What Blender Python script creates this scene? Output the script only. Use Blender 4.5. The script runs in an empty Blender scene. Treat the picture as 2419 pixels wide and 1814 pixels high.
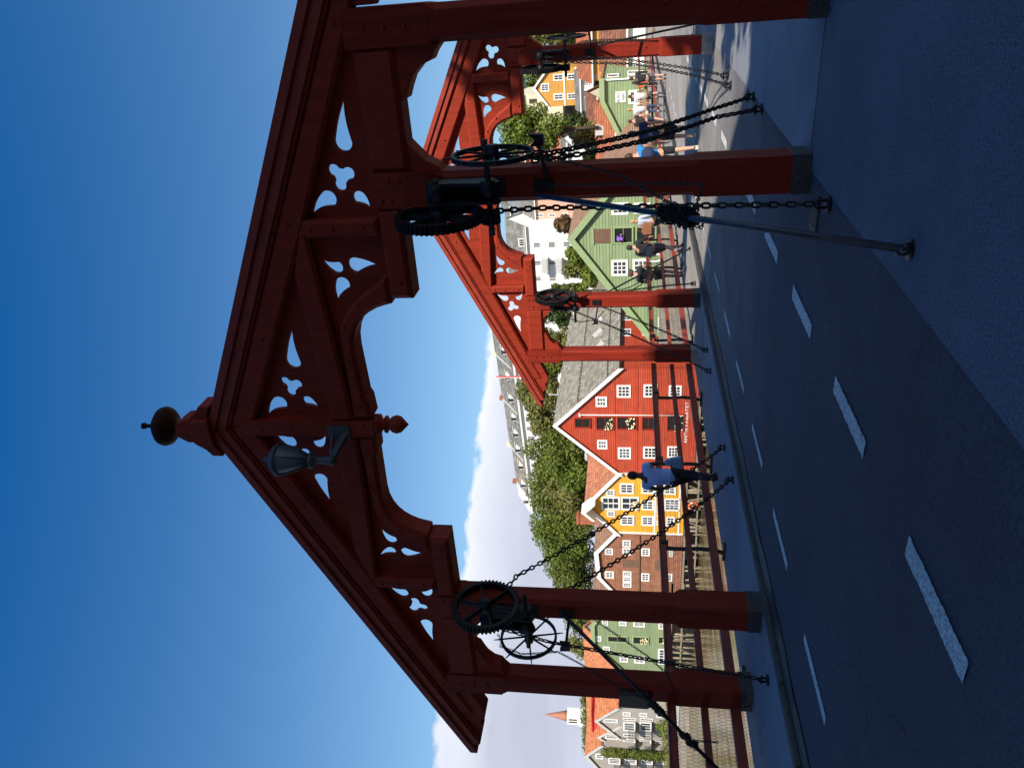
import bpy, bmesh, math, random
import numpy as np
from mathutils import Vector, Matrix
from mathutils.geometry import tessellate_polygon
random.seed(7); RNG=np.random.default_rng(11)
S=bpy.context.scene; COL=S.collection
R_=math.radians
# ------------------------------------------------------------ camera (photo was taken with the phone on its side)
F_PX,PITCH,YAW=1800.0,0.1552,0.5271
fwd=Vector((-math.sin(YAW)*math.cos(PITCH),math.cos(YAW)*math.cos(PITCH),math.sin(PITCH)))
rgt=Vector((math.cos(YAW),math.sin(YAW),0)); upv=rgt.cross(fwd)
CAMP=Vector((0,0,1.65))
cd=bpy.data.cameras.new('camera'); cam=bpy.data.objects.new('camera',cd); COL.objects.link(cam)
cam.matrix_world=Matrix(((-upv.x,rgt.x,-fwd.x,CAMP.x),(-upv.y,rgt.y,-fwd.y,CAMP.y),(-upv.z,rgt.z,-fwd.z,CAMP.z),(0,0,0,1)))
cd.sensor_width=36; cd.lens=F_PX/2419*36; cd.clip_start=.05; cd.clip_end=4000
S.camera=cam
# ------------------------------------------------------------ world, sun, exposure
SUN_AZ=(.643,-.766); SUN_EL=R_(36)
w=bpy.data.worlds.new('World'); S.world=w; w.use_nodes=True
nt=w.node_tree; nt.nodes.clear(); N=nt.nodes.new; L=nt.links.new
def wm(op,a,b=None,c=None,clamp=False):
    n=N('ShaderNodeMath'); n.operation=op; n.use_clamp=clamp
    for i,v in enumerate((a,b,c)):
        if v is None: continue
        if isinstance(v,(int,float)): n.inputs[i].default_value=v
        else: L(v,n.inputs[i])
    return n.outputs[0]
out=N('ShaderNodeOutputWorld'); bg=N('ShaderNodeBackground'); bg.inputs[1].default_value=0.115
sky=N('ShaderNodeTexSky'); sky.sky_type='NISHITA'; sky.sun_disc=False; sky.sun_elevation=SUN_EL
sky.sun_rotation=math.atan2(SUN_AZ[0],SUN_AZ[1]); sky.air_density=1.25; sky.dust_density=0.35; sky.ozone_density=4.5
hs=N('ShaderNodeHueSaturation'); hs.inputs['Hue'].default_value=.506; hs.inputs['Saturation'].default_value=1.33; hs.inputs['Value'].default_value=.86; L(sky.outputs[0],hs.inputs['Color'])
tc=N('ShaderNodeTexCoord'); sp=N('ShaderNodeSeparateXYZ'); L(tc.outputs['Generated'],sp.inputs[0])
az=wm('ARCTAN2',wm('MULTIPLY',sp.outputs[0],-1.0),sp.outputs[1])          # radians left of the road
el=wm('ARCSINE',sp.outputs[2])
hi=wm('MULTIPLY_ADD',wm('SUBTRACT',el,R_(14)),1/R_(30),0.0,clamp=True)   # 0 near the horizon, 1 above 44 degrees
L(wm('MULTIPLY_ADD',hi,.008,.499),hs.inputs['Hue']); L(wm('MULTIPLY_ADD',hi,.25,1.11),hs.inputs['Saturation']); L(wm('MULTIPLY_ADD',hi,.02,.84),hs.inputs['Value'])
nz=N('ShaderNodeTexNoise'); nz.inputs['Scale'].default_value=14; nz.inputs['Detail'].default_value=7; nz.inputs['Roughness'].default_value=.6
mp=N('ShaderNodeMapping'); mp.inputs['Scale'].default_value=(1,1,1.6); L(tc.outputs['Generated'],mp.inputs[0]); L(mp.outputs[0],nz.inputs[0])
nz2=N('ShaderNodeTexNoise'); nz2.inputs['Scale'].default_value=3.2; nz2.inputs['Detail'].default_value=5; nz2.inputs['Roughness'].default_value=.5
mp2=N('ShaderNodeMapping'); mp2.inputs['Scale'].default_value=(1,1,4.5); L(tc.outputs['Generated'],mp2.inputs[0]); L(mp2.outputs[0],nz2.inputs[0])
# top of the cloud bank: about 9 degrees high ahead, 13.5 degrees on the left, none to the right
top=wm('ADD',wm('MULTIPLY',wm('SUBTRACT',wm('MINIMUM',az,R_(54)),R_(26)),0.085),R_(10.75))
top=wm('ADD',top,wm('MULTIPLY',wm('SUBTRACT',nz.outputs[0],.5),.05))
cf=wm('MULTIPLY_ADD',wm('SUBTRACT',top,el),130.0,0.25,clamp=True)
side=wm('MULTIPLY_ADD',wm('SUBTRACT',az,R_(20)),12.0,0.0,clamp=True)
cf=wm('MULTIPLY',cf,side)
depth=wm('MULTIPLY_ADD',wm('SUBTRACT',top,el),16.0,0.0,clamp=True)        # 0 at the bright rim, 1 in the grey body
mixc=N('ShaderNodeMix'); mixc.data_type='RGBA'; L(depth,mixc.inputs[0]); mixc.inputs[6].default_value=(7.0,7.1,7.5,1); mixc.inputs[7].default_value=(3.75,4.0,4.85,1)
mixv=N('ShaderNodeMix'); mixv.data_type='RGBA'; L(wm('MULTIPLY_ADD',wm('SUBTRACT',nz2.outputs[0],.45),2.2,.2,clamp=True),mixv.inputs[0]); L(mixc.outputs[2],mixv.inputs[6]); mixv.inputs[7].default_value=(5.0,5.35,6.3,1)
mixs=N('ShaderNodeMix'); mixs.data_type='RGBA'; L(cf,mixs.inputs[0]); L(hs.outputs[0],mixs.inputs[6]); L(mixv.outputs[2],mixs.inputs[7])
L(mixs.outputs[2],bg.inputs[0]); L(bg.outputs[0],out.inputs[0])
sd=bpy.data.lights.new('sun','SUN'); sd.energy=5.0; sd.angle=R_(.53); sd.color=(1,.93,.82)
so=bpy.data.objects.new('sun',sd); COL.objects.link(so)
sdir=Vector((SUN_AZ[0]*math.cos(SUN_EL),SUN_AZ[1]*math.cos(SUN_EL),math.sin(SUN_EL)))
so.rotation_euler=sdir.to_track_quat('Z','Y').to_euler(); so.location=(30,-40,40)
S.view_settings.view_transform='Standard'; S.view_settings.look='None'; S.view_settings.exposure=0.42; S.view_settings.gamma=1
# ------------------------------------------------------------ materials
def mat(name,col,rough=.7,var=.15,vscale=6,bump=0,bscale=40,metal=0,spec=.5,boards=None,emis=None,col2=None,streak=None,tiles=None,trans=0,coord='Object'):
    """procedural surface: base colour with noise, optional second colour, clapboards (period, axis) or roof tiles"""
    m=bpy.data.materials.new(name); m.use_nodes=True; t=m.node_tree; n=t.nodes.new; l=t.links.new
    b=t.nodes['Principled BSDF']; b.inputs['Roughness'].default_value=rough; b.inputs['Metallic'].default_value=metal
    b.inputs['Specular IOR Level'].default_value=spec
    tc=n('ShaderNodeTexCoord'); co=tc.outputs[coord]
    nz=n('ShaderNodeTexNoise'); nz.inputs['Scale'].default_value=vscale; nz.inputs['Detail'].default_value=6; nz.inputs['Roughness'].default_value=.62
    if streak:
        mp=n('ShaderNodeMapping'); mp.inputs['Scale'].default_value=streak; l(co,mp.inputs[0]); l(mp.outputs[0],nz.inputs[0])
    else: l(co,nz.inputs[0])
    c=Vector(col); c2=Vector(col2) if col2 else c*(1+var)
    c1=c*(1-var) if not col2 else c
    rp=n('ShaderNodeValToRGB'); rp.color_ramp.elements[0].position=.32; rp.color_ramp.elements[1].position=.68
    rp.color_ramp.elements[0].color=(*c1,1); rp.color_ramp.elements[1].color=(*c2,1); l(nz.outputs[0],rp.inputs[0])
    colo=rp.outputs[0]; h=None
    def M(op,a,b_=None,cl=False):
        q=n('ShaderNodeMath'); q.operation=op; q.use_clamp=cl
        for i,v in enumerate((a,b_)):
            if v is None: continue
            if isinstance(v,(int,float)): q.inputs[i].default_value=v
            else: l(v,q.inputs[i])
        return q.outputs[0]
    if boards:
        per,ax,dk=boards; s=n('ShaderNodeSeparateXYZ'); l(co,s.inputs[0]); 
        fr=M('FRACT',M('DIVIDE',s.outputs[ax],per))
        edge=M('MULTIPLY',M('SUBTRACT',fr,.80),8.0,True)            # the dark joint below each board
        wn=n('ShaderNodeTexWhiteNoise'); wn.noise_dimensions='1D'; l(M('FLOOR',M('DIVIDE',s.outputs[ax],per)),wn.inputs['W'])
        mx=n('ShaderNodeMix'); mx.data_type='RGBA'; mx.blend_type='MULTIPLY'; l(edge,mx.inputs[0]); l(colo,mx.inputs[6]); mx.inputs[7].default_value=(dk,dk,dk,1)
        hv=n('ShaderNodeHueSaturation'); l(mx.outputs[2],hv.inputs['Color']); l(M('ADD',M('MULTIPLY',wn.outputs[0],.16),.92),hv.inputs['Value']); colo=hv.outputs[0]
        h=M('SUBTRACT',1.0,fr)
    if tiles:
        br=n('ShaderNodeTexBrick'); br.inputs['Scale'].default_value=1; br.inputs['Brick Width'].default_value=tiles[0]; br.inputs['Row Height'].default_value=tiles[1]; br.inputs['Mortar Size'].default_value=tiles[2]
        br.inputs['Color1'].default_value=(.75,.75,.75,1); br.inputs['Color2'].default_value=(1.25,1.25,1.25,1); br.inputs['Mortar'].default_value=(tiles[3],)*3+(1,); br.inputs['Bias'].default_value=0
        s=n('ShaderNodeSeparateXYZ'); l(co,s.inputs[0]); cb=n('ShaderNodeCombineXYZ')
        l(M('ADD',s.outputs[0],s.outputs[1]) if tiles[4]=='wall' else s.outputs[1],cb.inputs[0]); l(s.outputs[2],cb.inputs[1]); l(cb.outputs[0],br.inputs[0])
        mx=n('ShaderNodeMix'); mx.data_type='RGBA'; mx.blend_type='MULTIPLY'; mx.inputs[0].default_value=1; l(colo,mx.inputs[6]); l(br.outputs[0],mx.inputs[7]); colo=mx.outputs[2]
        h=br.outputs['Fac']; h=M('SUBTRACT',1.0,h)
    l(colo,b.inputs['Base Color'])
    if bump or h is not None:
        bp=n('ShaderNodeBump'); bp.inputs['Strength'].default_value=bump if bump else .6; bp.inputs['Distance'].default_value=.02
        if h is None:
            n2=n('ShaderNodeTexNoise'); n2.inputs['Scale'].default_value=bscale; n2.inputs['Detail'].default_value=4; l(co,n2.inputs[0]); h=n2.outputs[0]
        l(h,bp.inputs['Height']); l(bp.outputs[0],b.inputs['Normal'])
    if emis: b.inputs['Emission Color'].default_value=(*emis[:3],1); b.inputs['Emission Strength'].default_value=emis[3]
    if trans: b.inputs['Transmission Weight'].default_value=trans
    return m
def leafmat(name,col,col2,sc=.9):
    m=bpy.data.materials.new(name); m.use_nodes=True; t=m.node_tree; n=t.nodes.new; l=t.links.new
    b=t.nodes['Principled BSDF']; b.inputs['Roughness'].default_value=.55; b.inputs['Specular IOR Level'].default_value=.35
    tc=n('ShaderNodeTexCoord'); nz=n('ShaderNodeTexNoise'); nz.inputs['Scale'].default_value=sc; nz.inputs['Detail'].default_value=5; l(tc.outputs['Object'],nz.inputs[0])
    rp=n('ShaderNodeValToRGB'); rp.color_ramp.elements[0].position=.3; rp.color_ramp.elements[1].position=.7; rp.color_ramp.elements[0].color=(*col,1); rp.color_ramp.elements[1].color=(*col2,1); l(nz.outputs[0],rp.inputs[0]); l(rp.outputs[0],b.inputs['Base Color'])
    tr=n('ShaderNodeBsdfTranslucent'); l(rp.outputs[0],tr.inputs[0]); mx=n('ShaderNodeMixShader'); mx.inputs[0].default_value=.28
    l(b.outputs[0],mx.inputs[1]); l(tr.outputs[0],mx.inputs[2]); l(mx.outputs[0],t.nodes['Material Output'].inputs[0]); return m
RED=(.30,.034,.014)
M={
 'gate':mat('barn_red_paint',(.275,.031,.0135),.62,.2,2.2,.4,18,streak=(6,6,.8),spec=.16),
 'gatelow':mat('barn_red_post',(.225,.021,.0095),.62,.28,1.5,.4,18,streak=(8,8,.5),spec=.16),
 'roofboard':mat('gate_roof_board',(.31,.042,.022),.55,.18,3,.3,20,spec=.3),
 'iron':mat('black_iron',(.010,.0095,.010),.5,.4,20,.4,60,metal=.15,spec=.35),
 'finialwood':mat('dark_finial',(.045,.014,.009),.6,.25,9,.2,30,spec=.1),
 'ironpaint':mat('painted_iron',(.014,.015,.02),.4,.3,14,.3,50,metal=.2),
 'steelshoe':mat('grey_steel_shoe',(.048,.05,.054),.5,.3,9,.3,40,metal=.3),
 'concrete':mat('concrete_block',(.30,.29,.26),.85,.2,8,.4,60),
 'rod':mat('dull_steel_rod',(.055,.065,.085),.42,.25,12,.2,40,metal=.4),
 'asphalt':mat('road_asphalt',(.052,.066,.098),.86,.3,40,.8,180),
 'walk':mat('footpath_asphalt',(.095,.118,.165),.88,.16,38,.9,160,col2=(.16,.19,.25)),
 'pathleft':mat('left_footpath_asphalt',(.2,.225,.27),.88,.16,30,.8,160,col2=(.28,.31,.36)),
 'pale':mat('sunlit_dusty_asphalt',(.30,.265,.22),.9,.12,1.2,.6,120,col2=(.37,.33,.28)),  # dusty asphalt lightened to tan, the sunshine put into its colour
 'line0':mat('white_road_paint',(.62,.6,.56),.7,.14,14,.5,90),
 'gutter':mat('wet_gutter',(.012,.009,.007),.6,.5,4,.5,60,col2=(.05,.034,.02)),
 'kerb':mat('granite_kerb',(.07,.068,.065),.8,.25,9,.5,80),
 'white':mat('white_paint',(.8,.79,.75),.55,.05,5,.15,30),
 'glass':mat('window_glass',(.014,.017,.02),.12,.6,1.3,0,spec=.9),
 'redwall':mat('red_clapboard',(.46,.060,.022),.62,.15,1.0,.5,boards=(.24,2,.34)),
 'yelwall':mat('yellow_clapboard',(.72,.36,.035),.62,.09,1.0,.5,boards=(.24,2,.5)),
 'brownwall':mat('weathered_brown_boards',(.21,.085,.045),.75,.3,1.6,.6,boards=(.24,2,.4),col2=(.37,.16,.09)),
 'greenwall':mat('sage_green_clapboard',(.25,.325,.16),.65,.09,1.0,.5,boards=(.27,2,.34)),
 'greenwall2':mat('pale_green_boards',(.225,.285,.15),.65,.08,1.0,.5,boards=(.24,2,.6)),
 'greentrim':mat('green_trim',(.29,.37,.18),.6,.08,3),
 'ochre':mat('ochre_boards',(.58,.30,.055),.65,.1,1.0,.5,boards=(.2,2,.65)),
 'cream':mat('cream_render',(.68,.64,.45),.8,.06,1.4),
 'greyrender':mat('grey_render',(.33,.30,.265),.8,.08,.9),
 'whiterender':mat('white_render',(.78,.77,.74),.8,.06,.5),
 'pink':mat('pink_render',(.66,.37,.27),.8,.07,.6),
 'salmon':mat('salmon_render',(.5,.17,.09),.8,.12,.6),
 'slate':mat('grey_slate',(.17,.155,.12),.75,.4,3.0,.6,tiles=(.8,.32,.012,.5,'roof'),col2=(.35,.32,.25)),
 'slate2':mat('grey_slate_far',(.13,.13,.115),.75,.25,.9,.5,tiles=(.9,.5,.02,.6,'roof'),col2=(.2,.195,.17)),
 'tile':mat('orange_pantile',(.55,.21,.10),.7,.16,1.6,.8,tiles=(.3,.28,.02,.45,'roof')),
 'tilebrown':mat('brown_pantile',(.28,.15,.085),.75,.25,1.8,.8,tiles=(.28,.22,.02,.5,'roof'),col2=(.38,.22,.13)),
 'tilebright':mat('bright_orange_tile',(.55,.19,.075),.7,.12,1.2,.6,tiles=(.35,.3,.015,.6,'roof')),
 'brick':mat('red_brick',(.33,.105,.05),.85,.25,3,.5,tiles=(.26,.09,.014,1.3,'wall')),
 'stone':mat('grey_stone',(.2,.18,.15),.9,.35,1.6,.8,8,col2=(.33,.29,.23)),
 'pile':mat('weathered_pile',(.17,.135,.09),.9,.35,1.2,.6,20,streak=(4,4,.7),col2=(.36,.3,.2)),
 'darkwood':mat('dark_wood',(.05,.035,.025),.85,.3,2),
 'door':mat('brown_hatch',(.16,.09,.05),.7,.25,5),
 'ground':mat('far_bank_ground',(.12,.13,.07),.95,.35,.12,.4,2,col2=(.2,.18,.12)),
 'trunk':mat('bark',(.07,.05,.035),.9,.3,4,.6,20),
 'lampmetal':mat('dark_lamp_metal',(.07,.08,.085),.5,.2,9),
 'verdigris':mat('grey_lead',(.3,.33,.35),.6,.15,2),
}
def coatmat(name,col): return mat(name,col,.85,.12,14,.3,50)
M['leaf_a']=leafmat('leaf_mid_green',(.055,.082,.012),(.205,.235,.036))
M['leaf_b']=leafmat('leaf_olive',(.085,.095,.024),(.27,.265,.07))
M['leaf_c']=leafmat('leaf_fresh',(.07,.115,.014),(.225,.28,.042),1.4)
M['leaf_d']=leafmat('leaf_dark',(.025,.05,.01),(.07,.11,.02))
M['leaf_r']=leafmat('leaf_reddish',(.11,.05,.03),(.18,.12,.05))
# river: dark brown green with ripples
mw=bpy.data.materials.new('river_water'); mw.use_nodes=True; t=mw.node_tree; b=t.nodes['Principled BSDF']; b.inputs['Roughness'].default_value=.16; b.inputs['Specular IOR Level'].default_value=.12
n1=t.nodes.new('ShaderNodeTexNoise'); n1.inputs['Scale'].default_value=1.1; n1.inputs['Detail'].default_value=6; tcw=t.nodes.new('ShaderNodeTexCoord'); mpw=t.nodes.new('ShaderNodeMapping'); mpw.inputs['Scale'].default_value=(1,.22,1)
t.links.new(tcw.outputs['Object'],mpw.inputs[0]); t.links.new(mpw.outputs[0],n1.inputs[0]); bw=t.nodes.new('ShaderNodeBump'); bw.inputs['Strength'].default_value=.2; bw.inputs['Distance'].default_value=.08
t.links.new(n1.outputs[0],bw.inputs['Height']); t.links.new(bw.outputs[0],b.inputs['Normal']); M['water']=mw
n3=t.nodes.new('ShaderNodeTexNoise'); n3.inputs['Scale'].default_value=.9; n3.inputs['Detail'].default_value=8; n3.inputs['Roughness'].default_value=.75; t.links.new(mpw.outputs[0],n3.inputs[0])
rp=t.nodes.new('ShaderNodeValToRGB'); rp.color_ramp.elements[0].position=.42; rp.color_ramp.elements[1].position=.6; rp.color_ramp.elements[0].color=(.06,.04,.018,1); rp.color_ramp.elements[1].color=(.30,.225,.11,1); t.links.new(n3.outputs[0],rp.inputs[0]); t.links.new(rp.outputs[0],b.inputs['Base Color'])
# carriageway: dark asphalt near the camera, ramped to dusty, painted-in sunlit tan beyond the first gate
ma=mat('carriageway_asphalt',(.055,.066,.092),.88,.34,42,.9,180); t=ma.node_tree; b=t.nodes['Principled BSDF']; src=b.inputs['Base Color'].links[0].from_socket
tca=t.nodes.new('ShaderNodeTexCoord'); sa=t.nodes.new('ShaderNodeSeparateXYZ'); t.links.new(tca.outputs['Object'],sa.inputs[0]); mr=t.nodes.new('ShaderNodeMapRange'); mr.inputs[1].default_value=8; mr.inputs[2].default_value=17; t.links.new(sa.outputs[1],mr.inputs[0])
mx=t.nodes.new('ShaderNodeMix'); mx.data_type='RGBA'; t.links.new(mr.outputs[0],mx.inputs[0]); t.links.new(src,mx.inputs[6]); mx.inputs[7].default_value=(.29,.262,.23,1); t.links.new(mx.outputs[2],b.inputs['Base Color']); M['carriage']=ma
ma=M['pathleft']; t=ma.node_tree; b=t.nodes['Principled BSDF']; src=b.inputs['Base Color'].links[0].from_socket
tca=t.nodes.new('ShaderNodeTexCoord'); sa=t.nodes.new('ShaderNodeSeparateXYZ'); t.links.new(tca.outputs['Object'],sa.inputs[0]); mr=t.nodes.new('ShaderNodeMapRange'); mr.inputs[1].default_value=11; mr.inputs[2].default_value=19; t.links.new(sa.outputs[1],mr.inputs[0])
mx=t.nodes.new('ShaderNodeMix'); mx.data_type='RGBA'; t.links.new(mr.outputs[0],mx.inputs[0]); t.links.new(src,mx.inputs[6]); mx.inputs[7].default_value=(.33,.295,.25,1); t.links.new(mx.outputs[2],b.inputs['Base Color'])  # footpaths ramp from blue-grey to tan, sunlight mixed into the far colour
def wear(m,crack,patch,pscale=.35,cscale=.55):
    '''adds repaired patches, stains and hairline cracks of their own shape to a ground surface'''
    t=m.node_tree; b=t.nodes['Principled BSDF']; src=b.inputs['Base Color'].links[0].from_socket; n=t.nodes.new; l=t.links.new
    tc=n('ShaderNodeTexCoord'); nz=n('ShaderNodeTexNoise'); nz.inputs['Scale'].default_value=pscale; nz.inputs['Detail'].default_value=5; nz.inputs['Roughness'].default_value=.7; l(tc.outputs['Object'],nz.inputs[0])
    mr=n('ShaderNodeMapRange'); mr.inputs[1].default_value=.40; mr.inputs[2].default_value=.60; mr.inputs[3].default_value=1-patch; mr.inputs[4].default_value=1+patch; l(nz.outputs[0],mr.inputs[0])
    n2=n('ShaderNodeTexNoise'); n2.inputs['Scale'].default_value=2.2; n2.inputs['Detail'].default_value=3; l(tc.outputs['Object'],n2.inputs[0]); ad=n('ShaderNodeVectorMath'); ad.operation='MULTIPLY_ADD'; l(n2.outputs['Color'],ad.inputs[0]); ad.inputs[1].default_value=(.5,.5,.5); l(tc.outputs['Object'],ad.inputs[2])
    vo=n('ShaderNodeTexVoronoi'); vo.feature='DISTANCE_TO_EDGE'; vo.inputs['Scale'].default_value=cscale; l(ad.outputs[0],vo.inputs['Vector'])
    c1=n('ShaderNodeMapRange'); c1.inputs[1].default_value=.0; c1.inputs[2].default_value=.006; c1.inputs[3].default_value=crack; c1.inputs[4].default_value=0; l(vo.outputs[0],c1.inputs[0])
    n3=n('ShaderNodeTexNoise'); n3.inputs['Scale'].default_value=.5; l(tc.outputs['Object'],n3.inputs[0]); gt=n('ShaderNodeMapRange'); gt.inputs[1].default_value=.5; gt.inputs[2].default_value=.58; l(n3.outputs[0],gt.inputs[0])
    mm=n('ShaderNodeMath'); mm.operation='MULTIPLY'; l(c1.outputs[0],mm.inputs[0]); l(gt.outputs[0],mm.inputs[1]); sb=n('ShaderNodeMath'); sb.operation='SUBTRACT'; sb.inputs[0].default_value=1; l(mm.outputs[0],sb.inputs[1])
    # scattered dark pits and pale grit
    n4=n('ShaderNodeTexNoise'); n4.inputs['Scale'].default_value=75; n4.inputs['Detail'].default_value=1; l(tc.outputs['Object'],n4.inputs[0]); g4=n('ShaderNodeMapRange'); g4.inputs[1].default_value=.3; g4.inputs[2].default_value=.7; g4.inputs[3].default_value=.62; g4.inputs[4].default_value=1.4; l(n4.outputs[0],g4.inputs[0])
    m1=n('ShaderNodeMath'); m1.operation='MULTIPLY'; l(mr.outputs[0],m1.inputs[0]); l(sb.outputs[0],m1.inputs[1]); m2=n('ShaderNodeMath'); m2.operation='MULTIPLY'; l(m1.outputs[0],m2.inputs[0]); l(g4.outputs[0],m2.inputs[1])
    vm=n('ShaderNodeVectorMath'); vm.operation='SCALE'; l(src,vm.inputs[0]); l(m2.outputs[0],vm.inputs['Scale']); l(vm.outputs[0],b.inputs['Base Color'])
wear(M['carriage'],.75,.22); wear(M['walk'],.7,.16); wear(M['pathleft'],.5,.12); wear(M['pale'],.4,.1)
# road paint: worn through in spots
ml=M['line0']; wear(ml,.5,.1); t=ml.node_tree; b=t.nodes['Principled BSDF']; src=b.inputs['Base Color'].links[0].from_socket; tcl=t.nodes.new('ShaderNodeTexCoord'); nl=t.nodes.new('ShaderNodeTexNoise'); nl.inputs['Scale'].default_value=16; nl.inputs['Detail'].default_value=6; nl.inputs['Roughness'].default_value=.75; t.links.new(tcl.outputs['Object'],nl.inputs[0])
rl=t.nodes.new('ShaderNodeMapRange'); rl.inputs[1].default_value=.36; rl.inputs[2].default_value=.42; t.links.new(nl.outputs[0],rl.inputs[0]); ml_=t.nodes.new('ShaderNodeMix'); ml_.data_type='RGBA'; t.links.new(rl.outputs[0],ml_.inputs[0]); ml_.inputs[6].default_value=(.09,.1,.12,1); t.links.new(src,ml_.inputs[7]); t.links.new(ml_.outputs[2],b.inputs['Base Color']); M['line']=ml
# ------------------------------------------------------------ object helpers
def link(name,me,m,parent=None,loc=None):
    o=bpy.data.objects.new(name,me); COL.objects.link(o)
    if m is not None: me.materials.append(m)
    if parent is not None: o.parent=parent
    if loc is not None: o.location=loc
    return o
def tag(o,label,cat,group=None,kind=None):
    if label: o['label']=label
    if cat: o['category']=cat
    if group: o['group']=group
    if kind: o['kind']=kind
    return o
def thing(name,label,cat,loc=(0,0,0),rz=0,group=None):
    o=bpy.data.objects.new(name,None); COL.objects.link(o); o.location=loc; o.rotation_euler=(0,0,rz); o.empty_display_size=.2
    return tag(o,label,cat,group)
class MB:
    """collects shapes into one mesh"""
    def __init__(s): s.v=[]; s.f=[]; s.sm=[]
    def add(s,vs,fs,smooth=False):
        k=len(s.v); s.v+= [tuple(p) for p in vs]; s.f+= [tuple(i+k for i in f) for f in fs]; s.sm+= [smooth]*len(fs); return s
    def box(s,x0,x1,y0,y1,z0,z1):
        return s.add([(x0,y0,z0),(x1,y0,z0),(x1,y1,z0),(x0,y1,z0),(x0,y0,z1),(x1,y0,z1),(x1,y1,z1),(x0,y1,z1)],[(0,3,2,1),(4,5,6,7),(0,1,5,4),(1,2,6,5),(2,3,7,6),(3,0,4,7)])
    def bar(s,a,b,w,h,up=(0,0,1)):
        a=Vector(a);b=Vector(b);d=(b-a).normalized(); u=Vector(up)
        if abs(d.dot(u))>.98: u=Vector((0,1,0))
        sx=d.cross(u).normalized(); sy=sx.cross(d).normalized(); vs=[]
        for p in (a,b):
            for (i,j) in ((-1,-1),(1,-1),(1,1),(-1,1)): vs.append(p+sx*w/2*i+sy*h/2*j)
        return s.add(vs,[(0,1,2,3),(7,6,5,4),(0,4,5,1),(1,5,6,2),(2,6,7,3),(3,7,4,0)])
    def tube(s,pts,r,n=8,caps=True,smooth=True):
        pts=[Vector(p) for p in pts]; rr=r if isinstance(r,(list,tuple)) else [r]*len(pts); vs=[];fs=[]
        prev=None
        for i,p in enumerate(pts):
            d=(pts[min(i+1,len(pts)-1)]-pts[max(i-1,0)]).normalized()
            if prev is None:
                u=Vector((0,0,1)) if abs(d.z)<.9 else Vector((1,0,0)); a=d.cross(u).normalized()
            else: a=(prev-d*prev.dot(d)).normalized()
            prev=a; b_=d.cross(a)
            for k in range(n):
                t=2*math.pi*k/n; vs.append(p+(a*math.cos(t)+b_*math.sin(t))*rr[i])
        for i in range(len(pts)-1):
            for k in range(n):
                k2=(k+1)%n; fs.append((i*n+k,i*n+k2,(i+1)*n+k2,(i+1)*n+k))
        if caps: fs.append(tuple(range(n-1,-1,-1))); fs.append(tuple((len(pts)-1)*n+k for k in range(n)))
        return s.add(vs,fs,smooth)
    def lathe(s,prof,c=(0,0,0),n=20,axis='z'):
        vs=[];fs=[]
        for (r,z) in prof:
            for k in range(n):
                t=2*math.pi*k/n; p=(r*math.cos(t),r*math.sin(t),z)
                if axis=='x': p=(z,r*math.cos(t),r*math.sin(t))
                if axis=='y': p=(r*math.cos(t),z,r*math.sin(t))
                vs.append((p[0]+c[0],p[1]+c[1],p[2]+c[2]))
        for i in range(len(prof)-1):
            for k in range(n):
                k2=(k+1)%n; fs.append((i*n+k,i*n+k2,(i+1)*n+k2,(i+1)*n+k))
        fs.append(tuple(range(n-1,-1,-1))); fs.append(tuple((len(prof)-1)*n+k for k in range(n)))
        return s.add(vs,fs,True)
    def prism(s,poly,a0,a1,plane='xz',holes=()):
        """polygon (with holes) extruded between a0 and a1 along the remaining axis"""
        def P(p,a):
            return {'xz':(p[0],a,p[1]),'yz':(a,p[0],p[1]),'xy':(p[0],p[1],a)}[plane]
        loops=[list(poly)]+[list(h) for h in holes]
        tris=tessellate_polygon([[Vector((p[0],p[1],0)) for p in lp] for lp in loops])
        flat=[p for lp in loops for p in lp]; n=len(flat)
        vs=[P(p,a0) for p in flat]+[P(p,a1) for p in flat]; fs=[]
        if len(loops)==1: fs=[tuple(range(n)),tuple(range(2*n-1,n-1,-1))]
        else: fs=[tuple(t) for t in tris]+[tuple(n+i for i in reversed(t)) for t in tris]
        k=0
        for lp in loops:
            m=len(lp)
            for i in range(m): j=(i+1)%m; fs.append((k+i,k+j,n+k+j,n+k+i))
            k+=m
        return s.add(vs,fs)
    def ball(s,c,r,n=10,m=7,sc=(1,1,1)):
        vs=[];fs=[]
        for i in range(m+1):
            ph=math.pi*i/m
            for k in range(n):
                t=2*math.pi*k/n; vs.append((c[0]+r*sc[0]*math.sin(ph)*math.cos(t),c[1]+r*sc[1]*math.sin(ph)*math.sin(t),c[2]+r*sc[2]*math.cos(ph)))
        for i in range(m):
            for k in range(n): k2=(k+1)%n; fs.append((i*n+k,(i+1)*n+k,(i+1)*n+k2,i*n+k2))
        return s.add(vs,fs,True)
    def build(s,name,m,parent=None,loc=None,fix=True,bevel=0):
        me=bpy.data.meshes.new(name); me.from_pydata(s.v,[],s.f)
        if fix:
            bm=bmesh.new(); bm.from_mesh(me); bmesh.ops.recalc_face_normals(bm,faces=bm.faces); bm.to_mesh(me); bm.free()
        if any(s.sm): me.polygons.foreach_set('use_smooth',s.sm)
        o=link(name,me,m,parent,loc)
        if bevel:
            bv=o.modifiers.new('bevel','BEVEL'); bv.width=bevel; bv.segments=2; bv.limit_method='ANGLE'; bv.angle_limit=R_(40); bv.harden_normals=False
        return o
def at(c,r,Y):
    """photo pixel (column, row) -> X, Z on the real vertical plane at distance Y"""
    d=fwd*F_PX+upv*(1209.5-c)+rgt*(907-r); t=Y/d.y; p=CAMP+d*t
    return p.x,p.z
def atg(c,r,z=0):
    d=fwd*F_PX+upv*(1209.5-c)+rgt*(907-r); t=(z-CAMP.z)/d.z; p=CAMP+d*t
    return p.x,p.y
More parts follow.
